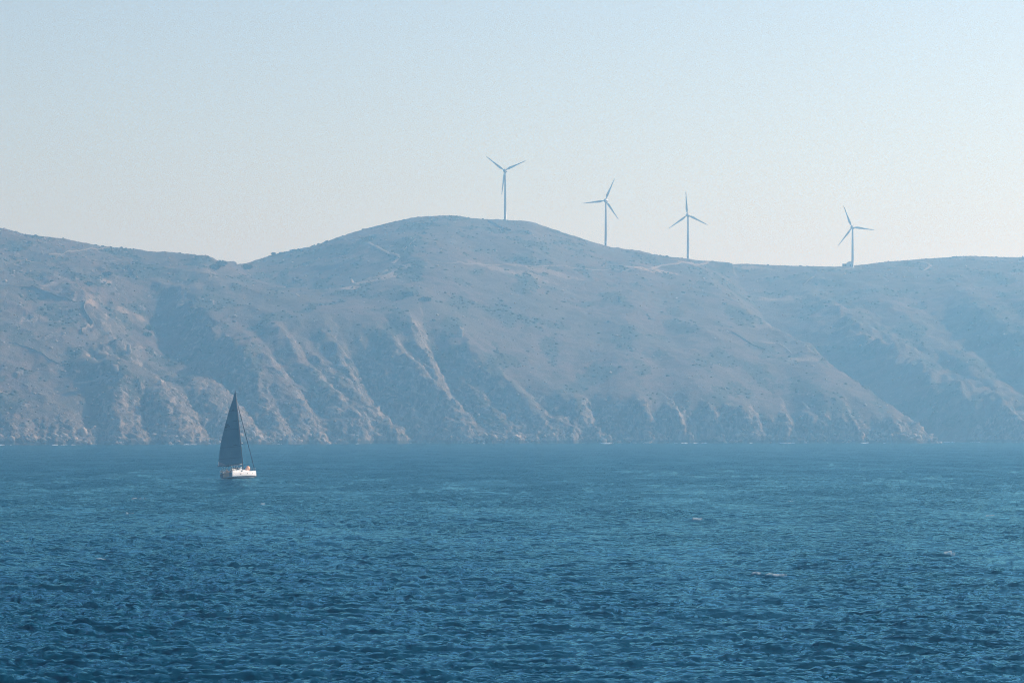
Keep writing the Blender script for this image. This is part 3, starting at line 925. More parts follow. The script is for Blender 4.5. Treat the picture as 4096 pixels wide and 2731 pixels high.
def boulder(px, py, sx_, sy_, sz_, mat, label, seed, tilt=0.0):
    c = on_land(px, py)
    V, F = ico(3)
    n = n3(V[:, 0] * 1.3 + seed * 3.1, V[:, 1] * 1.3, V[:, 2] * 1.3, seed)
    n2_ = n3(V[:, 0] * 3.2, V[:, 1] * 3.2 + seed, V[:, 2] * 3.2, seed + 1)
    V = V * (1 + 0.38 * n + 0.16 * n2_)[:, None]
    V = V * (1 + 0.20 * np.round(2.5 * n3(V[:, 0] * 2.1, V[:, 1] * 2.1, V[:, 2] * 2.1, seed + 2)))[:, None]
    V = np.sign(V) * np.abs(V) ** 0.8
    V = V * np.array([sx_, sy_, sz_])
    o = link("boulder", soup_mesh("boulder", V, F), mat)
    o.location = (c.x, c.y, c.z + sz_ * 0.45); o.rotation_euler = (0, tilt, seed * 0.7)
    tag(o, label, "boulder", "large boulders")
boulder(405, 1428, 4.8, 3.6, 2.2, m_stone, "big flat pale boulder in the hollow of the left knob", 1, -0.25)
boulder(517, 1420, 1.1, 1.6, 4.2, m_pale, "slender leaning pale rock right of the left knob", 2, -0.45)
boulder(458, 1490, 3.2, 2.8, 3.2, m_stone, "square grey block under the left knob", 3)
boulder(869, 1771, 2.2, 1.8, 1.5, m_pale, "pale pointed rock at the waterline behind the sail", 4)
boulder(1013, 1742, 1.3, 1.2, 1.9, m_pale, "pale upright rock low on the slope right of the mast", 5, 0.2)
boulder(645, 1540, 1.8, 1.4, 2.0, m_pale, "pale rock on the spur left of the sail top", 6)
boulder(2068, 1752, 5.5, 2.4, 1.1, m_pale, "long flat pale slab above the shore in mid picture", 7, 0.15)
boulder(2417, 1770, 2.0, 1.6, 1.3, m_pale, "tilted pale rock at the waterline below the second turbine", 8, 0.5)
boulder(1845, 1345, 1.8, 1.8, 4.0, m_pale, "pale crag on the edge of the dark gully", 9)
boulder(336, 1740, 2.2, 2.0, 3.0, m_pale, "pale lumpy rock low on the left sea cliff", 10)

def shrub(px, py, r, h, mat, label, seed):
    c = on_land(px, py) if py else crest_at(px)
    e = empty("shrub", (c.x, c.y, c.z - 0.2)); tag(e, label, "shrub", "single large shrubs")
    q_ = np.random.RandomState(seed)
    bm = bmesh.new()
    for k in range(4):
        a = q_.rand() * 6.28
        tube_bm(bm, [(0, 0, -0.3), (0.3 * r * math.cos(a), 0.3 * r * math.sin(a), h * 0.4), (0.6 * r * math.cos(a), 0.6 * r * math.sin(a), h * 0.75)], [0.12, 0.08, 0.04], 5)
    done("stems", bm, m_bark, e)
    n = 420
    d = q_.normal(size=(n, 3)); d /= np.linalg.norm(d, axis=1)[:, None]
    rad = 0.55 + 0.45 * q_.rand(n) ** 0.5
    lob = 1 + 0.35 * n3(d[:, 0] * 1.8 + seed, d[:, 1] * 1.8, d[:, 2] * 1.8, seed)
    cpt = d * (rad * lob)[:, None] * np.array([r, r, h * 0.5]) + np.array([0, 0, h * 0.55])
    tri = q_.normal(size=(n, 3, 3)) * 0.22 * r ** 0.5
    V = (cpt[:, None] + tri).reshape(-1, 3)
    link("foliage", soup_mesh("foliage", V, np.arange(3 * n).reshape(-1, 3)), mat, e)
m_bark = plain("bark", (0.10, 0.08, 0.06), 0.9)
m_leaf = plain("shrub_leaves", (0.042, 0.050, 0.028), 0.8, 0, 0.3, 0.8, 0.15)
m_leaf_g = plain("green_leaves", (0.085, 0.115, 0.045), 0.8, 0, 0.3, 0.8, 0.15)
shrub(1095, None, 1.9, 2.0, m_leaf, "round dark shrub on the skyline left of the summit", 1)
shrub(885, 1066, 4.2, 5.0, m_leaf, "dark shrub in the dip right below the saddle", 2)
shrub(860, 1080, 4.0, 4.0, m_leaf, "lower dark shrub just left of the saddle shrub", 3)
shrub(988, 1078, 4.6, 4.6, m_leaf, "wide dark shrub below the saddle, right of the others", 4)
shrub(598, 1322, 3.4, 4.0, m_leaf_g, "bright green bush at the left edge of the shaded hollow", 5)
shrub(590, 1345, 3.0, 2.6, m_leaf_g, "low green bush below the bright green one in the hollow", 6)
shrub(1630, 1185, 4.2, 3.0, m_leaf, "dark bush on the slope above the central scarp", 7)
shrub(1700, 1205, 4.4, 3.0, m_leaf, "dark bush right of the one above the central scarp", 8)
shrub(425, 1105, 3.6, 3.0, m_leaf, "dark bush high on the left slope", 9)
shrub(350, 1144, 3.4, 3.0, m_leaf, "dark bush above the long wall on the left", 10)

# surf at the foot of the cliffs
m_surf, t, bs = new_mat("surf_foam")
bs.inputs["Base Color"].default_value = (0.55, 0.61, 0.65, 1); bs.inputs["Roughness"].default_value = 0.8
nzt = t.nodes.new("ShaderNodeTexNoise"); nzt.inputs["Scale"].default_value = 1.5
bpn = t.nodes.new("ShaderNodeBump"); t.links.new(nzt.outputs["Fac"], bpn.inputs["Height"]); t.links.new(bpn.outputs[0], bs.inputs["Normal"])
V = []; F = []
j_in = np.where(np.abs(T) < 0.16)[0]
for j in j_in:
    i = int(np.argmax(LZ[:, j] > 0.15))
    x, y = LX[i, j], LY[i, j]
    k = n2(np.array([x / 14.0]), np.array([0.3]), 120)[0] + 0.6 * n2(np.array([x / 4.0]), np.array([0.7]), 121)[0]
    if k < 0.40: continue
    for _ in range(2):
        n0 = len(V); w_ = 0.7 + 1.2 * rnd.random(); h_ = 0.15 + 0.45 * rnd.random() * min(1, k * 1.4)
        ox = x + rnd.uniform(-0.4, 0.4); oy = y - rnd.uniform(0.5, 3.0)
        for m_ in range(7):
            a = 2 * math.pi * m_ / 7
            V.append((ox + w_ * math.cos(a) * rnd.uniform(.8, 1.2), oy + w_ * 0.7 * math.sin(a), -0.25))
        V.append((ox + rnd.uniform(-.2, .2), oy, h_))
        for m_ in range(7): F.append((n0 + m_, n0 + (m_ + 1) % 7, n0 + 7))
surf = link("surf", soup_mesh("surf", V, F), m_surf)
tag(surf, "thin broken line of white surf along the rocks", None, None, "stuff")

# ================================================================== sailing yacht
m_gel = plain("white_gelcoat", (0.86, 0.87, 0.88), 0.25, 0, 0.03, 0.8, 0.5)
m_deck = plain("teak_deck", (0.42, 0.33, 0.23), 0.7, 0, 0.15, 4.0, 0.3)
m_win = plain("tinted_window", (0.02, 0.025, 0.03), 0.12, 0, 0.1)
m_alu = plain("dark_aluminium", (0.10, 0.10, 0.105), 0.4, 0.6, 0.1)
m_steel = plain("stainless_rail", (0.55, 0.56, 0.57), 0.3, 0.9, 0.05)
m_canvas = plain("navy_canvas", (0.022, 0.030, 0.042), 0.85, 0, 0.15, 2.0, 0.2)
m_anti = plain("antifouling", (0.03, 0.035, 0.05), 0.7)
m_orange = plain("orange_coated_fabric", (0.92, 0.46, 0.27), 0.5, 0, 0.08, 2.0, 0.4)
m_white = plain("white_plastic", (0.78, 0.78, 0.77), 0.35, 0, 0.04)
m_ink = plain("sail_ink", (0.008, 0.012, 0.018), 0.8)
m_sailp = plain("pale_reinforcement", (0.20, 0.22, 0.25), 0.7, 0, 0.08, 1.0, 0.2)
m_sail, t, bs = new_mat("laminate_sail")
q = NT(t)
tc = q.n("ShaderNodeTexCoord").outputs["Object"]
cl = q.mix(q.ramp(q.noise(tc, 0.35, 5, 0.6), 0.3, 0.7), (0.055, 0.165, 0.235), (0.080, 0.200, 0.270))
q.l(cl, bs.inputs["Base Color"]); bs.inputs["Roughness"].default_value = 0.55
tr = q.n("ShaderNodeBsdfTranslucent"); tr.inputs["Color"].default_value = (0.03, 0.10, 0.16, 1)
msx = q.n("ShaderNodeMixShader"); msx.inputs[0].default_value = 0.25
q.l(bs.outputs[0], msx.inputs[1]); q.l(tr.outputs[0], msx.inputs[2]); q.l(msx.outputs[0], t.nodes["Material Output"].inputs["Surface"])

yacht = empty("sailing_yacht", (BOAT[0], BOAT[1], 0.05))
yacht.rotation_euler = (math.radians(-6.0), math.radians(-0.5), math.pi / 2 - HEAD)
tag(yacht, "white sailing yacht heeling under one tall dark mainsail on the open water", "sailboat")
LOA = 12.0
def hb(x):      # half beam at the sheer
    f = x / LOA
    return float(np.interp(f, [0, .1, .25, .42, .6, .75, .87, .95, 1], [1.74, 1.86, 2.0, 2.05, 1.93, 1.58, 1.02, .50, .05]))
def sheer(x): return 1.12 + 0.26 * (x / LOA) ** 1.5
def keelz(x): return float(np.interp(x / LOA, [0, .15, .45, .8, 1], [0.02, -.28, -.55, -.30, 0.12]))

# hull: outer skin in two bands
xs_ = np.linspace(0, LOA, 30)
def section(x):
    b, s_, k = hb(x), sheer(x), keelz(x)
    return [(b, s_), (b * 0.995, s_ * 0.72), (b * 0.975, s_ * 0.40), (b * 0.94, 0.22), (b * 0.86, 0.06), (b * 0.55, k * 0.7 + 0.02), (0.0, k)]
bm = bmesh.new()
rows = []
for x in xs_:
    sec = section(x)
    rake = 0.0
    pts = [(x, -y, z) for y, z in sec] + [(x, y, z) for y, z in sec[-2::-1]]
    rows.append([bm.verts.new(p) for p in pts])
for r0, r1 in zip(rows[:-1], rows[1:]):
    for k in range(len(r0) - 1): bm.faces.new((r0[k], r0[k + 1], r1[k + 1], r1[k]))
bm.faces.new(rows[-1])
hull = done("hull", bm, m_gel, yacht, True)
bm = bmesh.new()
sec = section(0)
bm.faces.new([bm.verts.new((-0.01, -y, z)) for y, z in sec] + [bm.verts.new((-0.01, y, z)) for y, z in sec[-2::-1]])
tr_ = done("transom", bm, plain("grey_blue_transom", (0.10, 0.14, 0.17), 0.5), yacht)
bm = bmesh.new(); box_bm(bm, (-0.04, 0, 0.62), (0.05, 1.7, 0.75)); done("bathing_platform", bm, m_deck, tr_)
# dark boot stripe following the hull
bm = bmesh.new()
for sgn in (-1, 1):
    pv_ = None
    for x in xs_[:-1]:
        b = hb(x)
        a1 = bm.verts.new((x, sgn * (b * 0.945 + 0.012), 0.22)); a2 = bm.verts.new((x, sgn * (b * 0.865 + 0.012), 0.06))
        if pv_: bm.faces.new((pv_[0], a1, a2, pv_[1]))
        pv_ = (a1, a2)
done("boot_stripe", bm, m_anti, hull)
for i, x in enumerate((2.9, 5.6, 8.2)):
    for sgn in (-1, 1):
        bm = bmesh.new()
        L_ = (0.62, 0.55, 0.34)[i]
        y0, y1 = hb(x - L_ / 2), hb(x + L_ / 2)
        vv = [bm.verts.new((x + dx, sgn * (y + 0.012), z)) for dx, y, z in ((-L_ / 2, y0 * .99, .66), (L_ / 2, y1 * .99, .66), (L_ / 2, y1 * .993, .82), (-L_ / 2, y0 * .993, .82))]
        bm.faces.new(vv)
        done("hull_window", bm, m_win, hull)
# deck with toe rail
bm = bmesh.new()
pr = None
for x in xs_:
    b = max(hb(x) - 0.04, 0.01); z = sheer(x) - 0.02
    r = [bm.verts.new((x, -b, z)), bm.verts.new((x, -b * .5, z + .05)), bm.verts.new((x, b * .5, z + .05)), bm.verts.new((x, b, z))]
    if pr:
        for k in range(3): bm.faces.new((pr[k], r[k], r[k + 1], pr[k + 1]))
    pr = r
deck = done("deck", bm, m_deck, yacht, True)
for sgn in (-1, 1):
    bm = bmesh.new(); tube_bm(bm, [(x, sgn * (hb(x) - 0.03), sheer(x) + 0.03) for x in xs_], 0.05, 6); done("toe_rail", bm, m_gel, deck, True)
# coachroof
bm = bmesh.new()
pr = None
for f, w_, h_ in ((4.0, 1.25, .50), (4.6, 1.30, .52), (6.2, 1.25, .46), (7.6, 1.02, .36), (8.6, 0.72, .20), (9.0, .5, .03)):
    z = sheer(f)
    r = [bm.verts.new((f, -w_, z)), bm.verts.new((f, -w_ * .82, z + h_ * .85)), bm.verts.new((f, -w_ * .4, z + h_)), bm.verts.new((f, w_ * .4, z + h_)), bm.verts.new((f, w_ * .82, z + h_ * .85)), bm.verts.new((f, w_, z))]
    if pr:
        for k in range(5): bm.faces.new((pr[k], r[k], r[k + 1], pr[k + 1]))
    else: bm.faces.new(r[::-1])
    pr = r
cr_ = done("coachroof", bm, m_gel, yacht)
for sgn in (-1, 1):
    bm = bmesh.new()
    bm.faces.new([bm.verts.new(p) for p in ((4.6, sgn * 1.24, sheer(4.6) + .14), (7.2, sgn * 1.02, sheer(7.2) + .12), (7.0, sgn * 0.97, sheer(7) + .30), (4.6, sgn * 1.13, sheer(4.6) + .38))])
    done("cabin_window", bm, m_win, cr_)
# cockpit
for sgn in (-1, 1):
    bm = bmesh.new(); box_bm(bm, (2.2, sgn * 1.28, 1.42), (3.4, 0.36, 0.42), None, 0.92); done("coaming", bm, m_gel, yacht)
    bm = bmesh.new(); box_bm(bm, (2.3, sgn * 0.92, 1.28), (2.8, 0.36, 0.16)); done("cockpit_seat", bm, m_deck, yacht)
    bm = bmesh.new()
    cen = Vector((1.1, sgn * 0.85, 2.0))
    tube_bm(bm, [cen + Vector((0.06 * math.cos(a), 0.42 * math.cos(a), 0.42 * math.sin(a))) for a in np.linspace(0, 2 * math.pi, 20)], 0.025, 6)
    for a in (0.5, 2.6, 4.7): tube_bm(bm, [cen, cen + Vector((0, 0.42 * math.cos(a), 0.42 * math.sin(a)))], 0.018, 5)
    tube_bm(bm, [(1.25, sgn * 0.85, 1.2), (1.2, sgn * 0.85, 2.0)], 0.09, 8)
    done("steering_wheel", bm, m_steel, yacht)
# sprayhood with frame and clear panels
bm = bmesh.new()
pr = None
for x, hgt, wd in ((3.55, 1.02, 1.30), (4.1, 1.12, 1.30), (4.75, 0.72, 1.22), (5.1, 0.5, 1.15)):
    z = sheer(x); r = []
    for a in np.linspace(0, math.pi, 11):
        r.append(bm.verts.new((x, -wd * math.copysign(abs(math.cos(a)) ** 0.6, math.cos(a)), z + 0.1 + hgt * math.sin(a) ** 0.6)))
    if pr:
        for k in range(10): bm.faces.new((pr[k], r[k], r[k + 1], pr[k + 1]))
    pr = r
sh_ = done("sprayhood", bm, m_canvas, yacht, True)
bm = bmesh.new()
for x, hgt, wd in ((3.5, 1.05, 1.33), (4.8, 0.75, 1.25)):
    z = sheer(x)
    tube_bm(bm, [(x, -wd * math.copysign(abs(math.cos(a)) ** 0.6, math.cos(a)), z + 0.1 + hgt * max(math.sin(a), 0) ** 0.6) for a in np.linspace(0, math.pi, 11)], 0.045, 6)
tube_bm(bm, [(3.5, -1.2, 2.0), (4.8, -1.15, 1.85)], 0.04, 6)
done("hood_frame", bm, m_white, sh_)
bm = bmesh.new()
bm.faces.new([bm.verts.new(p) for p in ((3.7, -1.345, 1.5), (4.7, -1.30, 1.5), (4.6, -1.26, 1.95), (3.75, -1.30, 2.15))])
done("clear_panel", bm, plain("clear_vinyl", (0.45, 0.52, 0.56), 0.15), sh_)
# bimini
bm = bmesh.new()
pr = None
for y in np.linspace(-1.35, 1.35, 9):
    z = 3.02 - 0.28 * (y / 1.35) ** 2
    r = [bm.verts.new((x, y, z + dz)) for x, dz in ((0.3, -0.10), (0.9, 0), (1.9, 0.03), (2.9, -0.06))]
    if pr:
        for k in range(3): bm.faces.new((pr[k], r[k], r[k + 1], pr[k + 1]))
    pr = r
bi = done("bimini", bm, m_canvas, yacht, True)
md = bi.modifiers.new("thick", 'SOLIDIFY'); md.thickness = 0.05
bm = bmesh.new()
for x in (0.35, 1.6, 2.85):
    tube_bm(bm, [(1.6, -1.42, 1.3), (x, -1.35, 2.72), (x, -0.7, 2.93), (x, 0.7, 2.93), (x, 1.35, 2.72), (1.6, 1.42, 1.3)], 0.022, 6)
done("bimini_frame", bm, m_steel, bi)
# rails
def rail(pts, name="stern_rail"):
    bm = bmesh.new()
    for p in pts: tube_bm(bm, p, 0.022, 6)
    return done(name, bm, m_steel, yacht)
for sg_ in (-1, 1):
    rail([[(1.6, sg_ * 1.85, 1.2), (1.6, sg_ * 1.85, 1.9), (0.1, sg_ * 1.68, 1.9), (0.05, sg_ * 0.7, 1.9)], [(0.1, sg_ * 1.68, 1.2), (0.1, sg_ * 1.68, 1.9)], [(1.6, sg_ * 1.85, 1.55), (0.1, sg_ * 1.68, 1.55)]])
rail([[(10.4, -.75, 1.3), (10.4, -.75, 1.95), (11.8, -.25, 2.0), (11.8, .25, 2.0), (10.4, .75, 1.95), (10.4, .75, 1.3)], [(11.6, -.2, 1.35), (11.8, -.25, 2.0)], [(11.6, .2, 1.35), (11.8, .25, 2.0)]], "bow_rail")
for sgn in (-1, 1):
    for x in (3.4, 5.2, 7.0, 8.8):
        bm = bmesh.new(); tube_bm(bm, [(x, sgn * (hb(x) - .06), sheer(x)), (x, sgn * (hb(x) - .06), sheer(x) + .62)], 0.016, 6); done("stanchion", bm, m_steel, yacht)
    bm = bmesh.new()
    for dz in (0.32, 0.61): tube_bm(bm, [(x, sgn * (hb(x) - .06), sheer(x) + dz) for x in (1.6, 3.4, 5.2, 7.0, 8.8, 10.4)], 0.008, 5)
    done("lifeline", bm, m_steel, yacht)
# mast and rig
MX = 6.9
TOPZ = 20.0
bm = bmesh.new()
tube_bm(bm, [(MX, 0, 1.5), (MX, 0, 8), (MX - 0.06, 0, 15), (MX - 0.18, 0, TOPZ)], [0.125, 0.12, 0.105, 0.075], 12)
mast = done("mast", bm, m_alu, yacht, True)
for z, w_ in ((7.6, 1.25), (12.9, 0.95)):
    for sgn in (-1, 1):
        bm = bmesh.new(); tube_bm(bm, [(MX, 0, z), (MX - 0.4, sgn * w_, z + 0.1)], [0.05, 0.03], 6); done("spreader", bm, m_alu, mast)
bm = bmesh.new(); lathe_bm(bm, [(0.18, -0.10), (0.24, -0.05), (0.24, 0.06), (0.17, 0.13), (0.05, 0.15)], 14)
rd = done("radar_dome", bm, m_white, mast, True); rd.location = (MX + 0.42, 0, 7.95)
bm = bmesh.new(); tube_bm(bm, [(MX, 0, 7.8), (MX + 0.42, 0, 7.84)], 0.035, 6); done("radar_bracket", bm, m_alu, mast)
bm = bmesh.new(); tube_bm(bm, [(MX - 0.18, 0, TOPZ), (MX - 0.18, 0, TOPZ + 0.7)], 0.012, 5); tube_bm(bm, [(MX - 0.18, 0, TOPZ + .1), (MX + .3, 0, TOPZ + .35)], 0.012, 5); done("masthead_antenna", bm, m_alu, mast)
def stay(p, r=0.014, name="stay"):
    bm = bmesh.new(); tube_bm(bm, p, r * 0.7, 6); return done(name, bm, m_alu, yacht)
for sgn in (-1, 1):
    stay([(MX - .3, sgn * 1.9, 1.35), (MX - .4, sgn * 1.25, 7.7), (MX - .4, sgn * .95, 13.0), (MX - .15, 0, 18.8)], name="shroud")
    stay([(MX - .3, sgn * 1.85, 1.35), (MX, 0, 7.5)], name="shroud")
    stay([(0.15, sgn * 1.2, 1.25), (MX - .2, 0, TOPZ - .1)], 0.01, "backstay")
bm = bmesh.new()
fs0, fs1 = Vector((11.7, 0, 1.45)), Vector((MX + .05, 0, 17.4))
tube_bm(bm, [fs0, fs0.lerp(fs1, .03), fs0.lerp(fs1, .06), fs0.lerp(fs1, .5), fs0.lerp(fs1, .93), fs1], [0.05, 0.06, .105, .085, .05, .02], 10)
done("furled_headsail", bm, m_canvas, yacht, True)
stay([(9.6, 0, 1.5), (MX + .05, 0, 12.8)], 0.012, "inner_stay")
# boom
BA = math.radians(45)
bd = Vector((-math.cos(BA), math.sin(BA), 0.0))
b0 = Vector((MX - 0.15, 0.05, 3.02))
bm = bmesh.new(); tube_bm(bm, [b0, b0 + bd * 2.0, b0 + bd * 5.9], [0.11, 0.14, 0.11], 10); boom = done("boom", bm, m_alu, yacht, True)
bm = bmesh.new(); tube_bm(bm, [b0 + bd * 2.4 + Vector((0, 0, -.1)), (3.4, 0.2, 1.75)], 0.02, 6); done("mainsheet", bm, m_steel, boom)
bm = bmesh.new(); tube_bm(bm, [(MX - .1, .02, 1.75), b0 + bd * 1.7 + Vector((0, 0, -.12))], 0.04, 6); done("kicker", bm, m_alu, boom)
# mainsail
CH = [(0, 1.0), (.058, .985), (.2, .895), (.36, .765), (.555, .565), (.742, .345), (.9, .14), (1, .03)]
SZ0, SZ1, FOOT = 3.14, 19.75, 5.55
def sail_pt(u, v, off=0.0):
    ch = np.interp(v, [c[0] for c in CH], [c[1] for c in CH]) * FOOT
    a = BA + math.radians(9) * v
    d = Vector((-math.cos(a), math.sin(a), 0)); nrm_ = Vector((math.sin(a), math.cos(a), 0))   # to leeward (port / forward)
    z = SZ0 + (SZ1 - SZ0) * v
    mx = MX - 0.13 - 0.12 * max(0, (z - 8) / 12) ** 1.5
    cam_ = 0.075 * ch * (4 * u * (1 - u)) ** 0.9 * min(1, 0.25 + 5 * v)
    return Vector((mx, 0, z)) + d * (u * ch) + nrm_ * (cam_ - off)
def sail_patch(u0, u1, v0, v1, nu, nv, off):
    return np.array([[sail_pt(u0 + (u1 - u0) * i / nu, v0 + (v1 - v0) * j / nv, off)[:] for i in range(nu + 1)] for j in range(nv + 1)])
sail = link("mainsail", grid_mesh("mainsail", sail_patch(0, 1, 0, 1, 16, 60, 0)), m_sail, yacht)
md = sail.modifiers.new("thick", 'SOLIDIFY'); md.thickness = 0.02; md.offset = 0
for v in (0.09, 0.245, 0.49, 0.742, 0.87):
    link("batten", grid_mesh("batten", sail_patch(0.0, 1.0, v - 0.0016, v + 0.0016, 12, 1, 0.03)), m_ink, sail)
bm = bmesh.new()
vv = [bm.verts.new(sail_pt(u, v, 0.03)) for u, v in ((0.995, 0.003), (0.69, 0.003), (0.76, 0.02), (0.87, 0.038), (0.995, 0.055))]
bm.faces.new(vv); done("clew_patch", bm, m_sailp, sail)
link("leech_tape", grid_mesh("leech_tape", sail_patch(0.985, 1.0, 0.0, 0.06, 2, 4, 0.035)), m_white, sail)
for u, v, hw in ((0.26, 0.600, .14), (0.24, 0.268, .10), (0.5, 0.757, .16)):
    link("draft_mark", grid_mesh("draft_mark", sail_patch(u - hw, u + hw, v - .003, v + .003, 4, 1, 0.03)), m_ink, sail)
def sail_text(txt, u, v, size):
    cu = bpy.data.curves.new("sail_letters", 'FONT'); cu.body = txt; cu.size = size; cu.align_x = 'CENTER'; cu.extrude = 0.004; cu.offset = 0.015
    tmp = bpy.data.objects.new("sail_letters", cu); COL.objects.link(tmp)
    dg = bpy.context.evaluated_depsgraph_get()
    me = bpy.data.meshes.new_from_object(tmp.evaluated_get(dg))
    bpy.data.objects.remove(tmp)
    p = sail_pt(u, v, 0.05); ex = (sail_pt(u - 0.05, v, 0.05) - sail_pt(u + 0.05, v, 0.05)).normalized()
    ez = (sail_pt(u, v + .01, .05) - sail_pt(u, v - .01, .05)).normalized(); en = ex.cross(ez).normalized(); ez = en.cross(ex)
    M = Matrix((ex, ez, en)).transposed().to_4x4(); M.translation = p
    me.transform(M); me.materials.clear()
    return link("sail_letters", me, m_ink, sail)
sail_text("IRL", 0.77, 0.541, 0.62)
sail_text("4918", 0.77, 0.511, 0.62)
# stern gear
bm = bmesh.new()
tube_bm(bm, [Vector((0.02, 1.45 + .2 * math.cos(a), 1.62 + .26 * math.sin(a))) for a in np.linspace(-0.9, 4.0, 14)], 0.07, 8)
done("horseshoe_lifebuoy", bm, m_white, yacht, True)
bm = bmesh.new(); box_bm(bm, (-0.12, 0.95, 1.72), (0.3, 0.26, 0.38), None, 0.8); tube_bm(bm, [(-0.12, 0.95, 1.55), (-0.16, 0.95, 0.85)], 0.07, 8); done("outboard_motor", bm, plain("grey_cowling", (0.16, 0.17, 0.18), 0.4), yacht)
bm = bmesh.new(); bmesh.ops.create_uvsphere(bm, u_segments=14, v_segments=8, radius=0.2); cv = done("cowl_vent", bm, m_white, yacht, True); cv.location = (5.0, -0.75, 2.25)
bm = bmesh.new(); tube_bm(bm, [(5.0, -.75, 1.75), (5.0, -.75, 2.2)], 0.09, 8); done("vent_pipe", bm, m_white, yacht)

# orange oval inflatable on the foredeck, a thing of its own lying on the yacht
V, F = ico(3)
V = np.sign(V) * np.abs(V) ** 0.88 * np.array([0.74, 0.32, 0.56])
V[:, 2] += 0.05 * np.sin(V[:, 0] * 5)
fl = link("inflatable_float", soup_mesh("inflatable_float", V, F), m_orange, None, True)
bpy.context.view_layer.update()
Myw = yacht.matrix_world.copy()
fl.matrix_world = Myw @ Matrix.Translation((8.55, -0.15, sheer(8.55) + 0.66)) @ Matrix.Rotation(math.radians(-17), 4, 'Z') @ Matrix.Rotation(math.radians(-32), 4, 'Y')
tag(fl, "orange oval inflatable standing on the foredeck of the white yacht", "inflatable")
bm = bmesh.new(); tube_bm(bm, [Vector((0.765 * math.cos(a), 0.0, 0.585 * math.sin(a))) for a in np.linspace(0, 2 * math.pi, 25)], 0.018, 6); done("rope_edge", bm, m_white, fl)

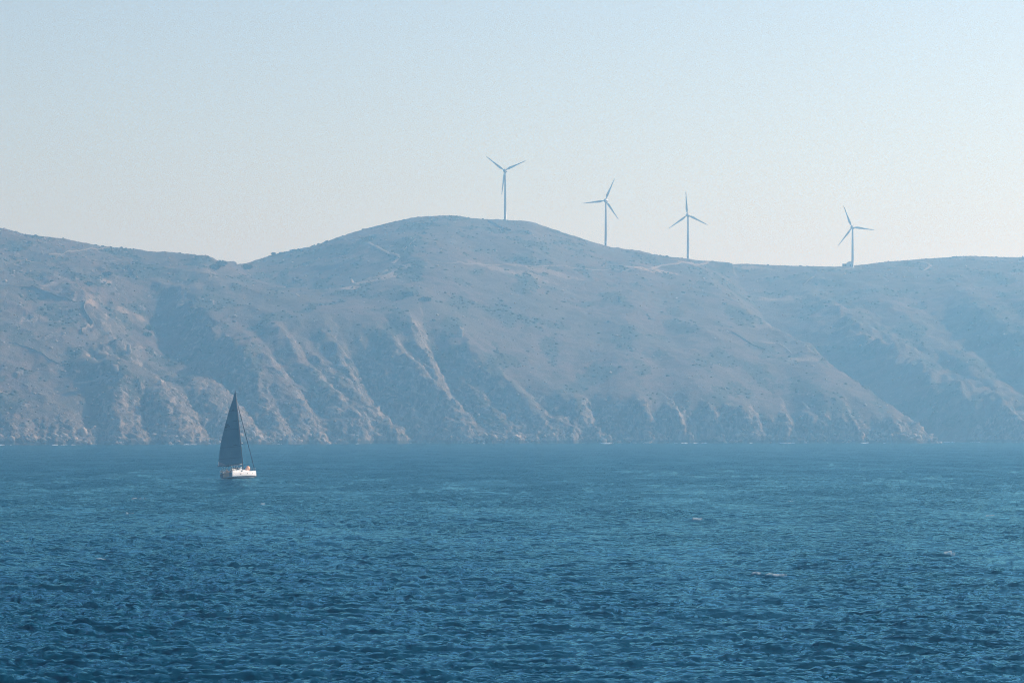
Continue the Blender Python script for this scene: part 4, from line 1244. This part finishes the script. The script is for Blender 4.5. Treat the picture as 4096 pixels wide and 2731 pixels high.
# ---- crew
m_skin = plain("skin", (0.42, 0.24, 0.16), 0.55, 0, 0.06)
m_hair = plain("brown_hair", (0.05, 0.035, 0.025), 0.8)
def skinned(name, verts, edges, radii, mat, parent, root=0):
    me = bpy.data.meshes.new(name); me.from_pydata(verts, edges, [])
    o = link(name, me, mat, parent)
    a = o.modifiers.new("skin", 'SKIN'); a.use_smooth_shade = True
    for i, r in enumerate(radii): me.skin_vertices[0].data[i].radius = (r, r * 0.9)
    me.skin_vertices[0].data[root].use_root = True
    b = o.modifiers.new("sub", 'SUBSURF'); b.levels = 1; b.render_levels = 2
    return o
def seated_person(loc, rz, shirt, shorts, label):
    """seat surface at the origin, facing +x"""
    e = empty("person", (0, 0, 0)); tag(e, label, "person", "crew in the cockpit")
    e.matrix_world = Myw @ Matrix.Translation(loc) @ Matrix.Rotation(rz, 4, 'Z')
    vs_ = [(0, 0, .12), (0, 0, .32), (.02, 0, .50), (.03, 0, .60), (.05, 0, .70), (.06, 0, .80)]          # pelvis chest neck head
    ed = [(0, 1), (1, 2), (2, 3), (3, 4), (4, 5)]; ra = [.15, .15, .16, .065, .095, .085]
    for sgn in (-1, 1):
        i = len(vs_)
        vs_ += [(.02, sgn * .19, .50), (.12, sgn * .25, .26), (.36, sgn * .18, .24), (.44, sgn * .16, .24),
                (.12, sgn * .10, .10), (.46, sgn * .13, .12), (.47, sgn * .13, -.28), (.60, sgn * .13, -.36)]
        ra += [.065, .05, .04, .035, .095, .075, .05, .04]
        ed += [(2, i), (i, i + 1), (i + 1, i + 2), (i + 2, i + 3), (0, i + 4), (i + 4, i + 5), (i + 5, i + 6), (i + 6, i + 7)]
        for k, (dx, dy, dz) in enumerate(((.09, .025, -.01), (.10, .008, -.015), (.095, -.010, -.015), (.08, -.026, -.01), (.045, -.045 * sgn, .02))):
            j = len(vs_); vs_.append((.44 + dx, sgn * .16 + dy, .24 + dz)); ra.append(.010); ed.append((i + 3, j))
    skinned("body", vs_, ed, ra, m_skin, e)
    sv = [(0, 0, .14), (0, 0, .32), (.02, 0, .52)]; se = [(0, 1), (1, 2)]; sr = [.165, .165, .165]
    for sgn in (-1, 1):
        i = len(sv); sv += [(.02, sgn * .20, .50), (.09, sgn * .235, .33)]; sr += [.08, .065]; se += [(2, i), (i, i + 1)]
    skinned("shirt", sv, se, sr, shirt, e)
    hv = [(0, 0, .11)]; he = []; hr = [.165]
    for sgn in (-1, 1):
        i = len(hv); hv += [(.12, sgn * .105, .105), (.38, sgn * .128, .118)]; hr += [.108, .092]; he += [(0, i), (i, i + 1)]
    skinned("shorts", hv, he, hr, shorts, e)
    bm = bmesh.new(); bmesh.ops.create_uvsphere(bm, u_segments=14, v_segments=10, radius=0.115)
    for v in bm.verts:
        if v.co.z < 0 and v.co.x > 0: v.co *= 0.75
    hr_ = done("hair", bm, m_hair, e, True); hr_.location = (.035, 0, .775); hr_.scale = (1, .9, .95)
    bm = bmesh.new(); tube_bm(bm, [(.15, 0, .76), (.185, 0, .73)], [.012, .018], 6); done("nose", bm, m_skin, e, True)
    return e
seated_person((2.3, -0.92, 1.38), math.radians(100), plain("turquoise_cotton", (0.08, 0.45, 0.42), 0.8), plain("red_cotton", (0.30, 0.06, 0.04), 0.8), "person in a turquoise shirt seated on the near side of the yacht cockpit")
seated_person((1.7, 0.92, 1.38), math.radians(-90), plain("navy_cotton", (0.03, 0.05, 0.09), 0.8), plain("beige_cotton", (0.45, 0.36, 0.26), 0.8), "person in a dark shirt seated on the far side of the yacht cockpit")

# ================================================================== haze
HZ_TOP = 300.0
m_hz = bpy.data.materials.new("haze_air"); m_hz.use_nodes = True
t = m_hz.node_tree
for n in list(t.nodes):
    if n.type != 'OUTPUT_MATERIAL': t.nodes.remove(n)
pv = t.nodes.new("ShaderNodeVolumePrincipled")
pv.inputs["Color"].default_value = (0.285, 0.65, 1.0, 1)
pv.inputs["Absorption Color"].default_value = (1, 1, 1, 1)
pv.inputs["Density"].default_value = 2.95e-4
pv.inputs["Anisotropy"].default_value = 0.5
t.links.new(pv.outputs[0], t.nodes["Material Output"].inputs["Volume"])
bm = bmesh.new()
bmesh.ops.create_cube(bm, size=1.0)
for v in bm.verts:
    v.co = Vector((v.co.x * 26000, v.co.y * 26000, -18 if v.co.z < 0 else HZ_TOP))
me = bpy.data.meshes.new("haze"); bm.to_mesh(me); bm.free()
hz = link("haze", me, m_hz)
tag(hz, "pale blue sea haze filling the air over the water", None, None, "stuff")
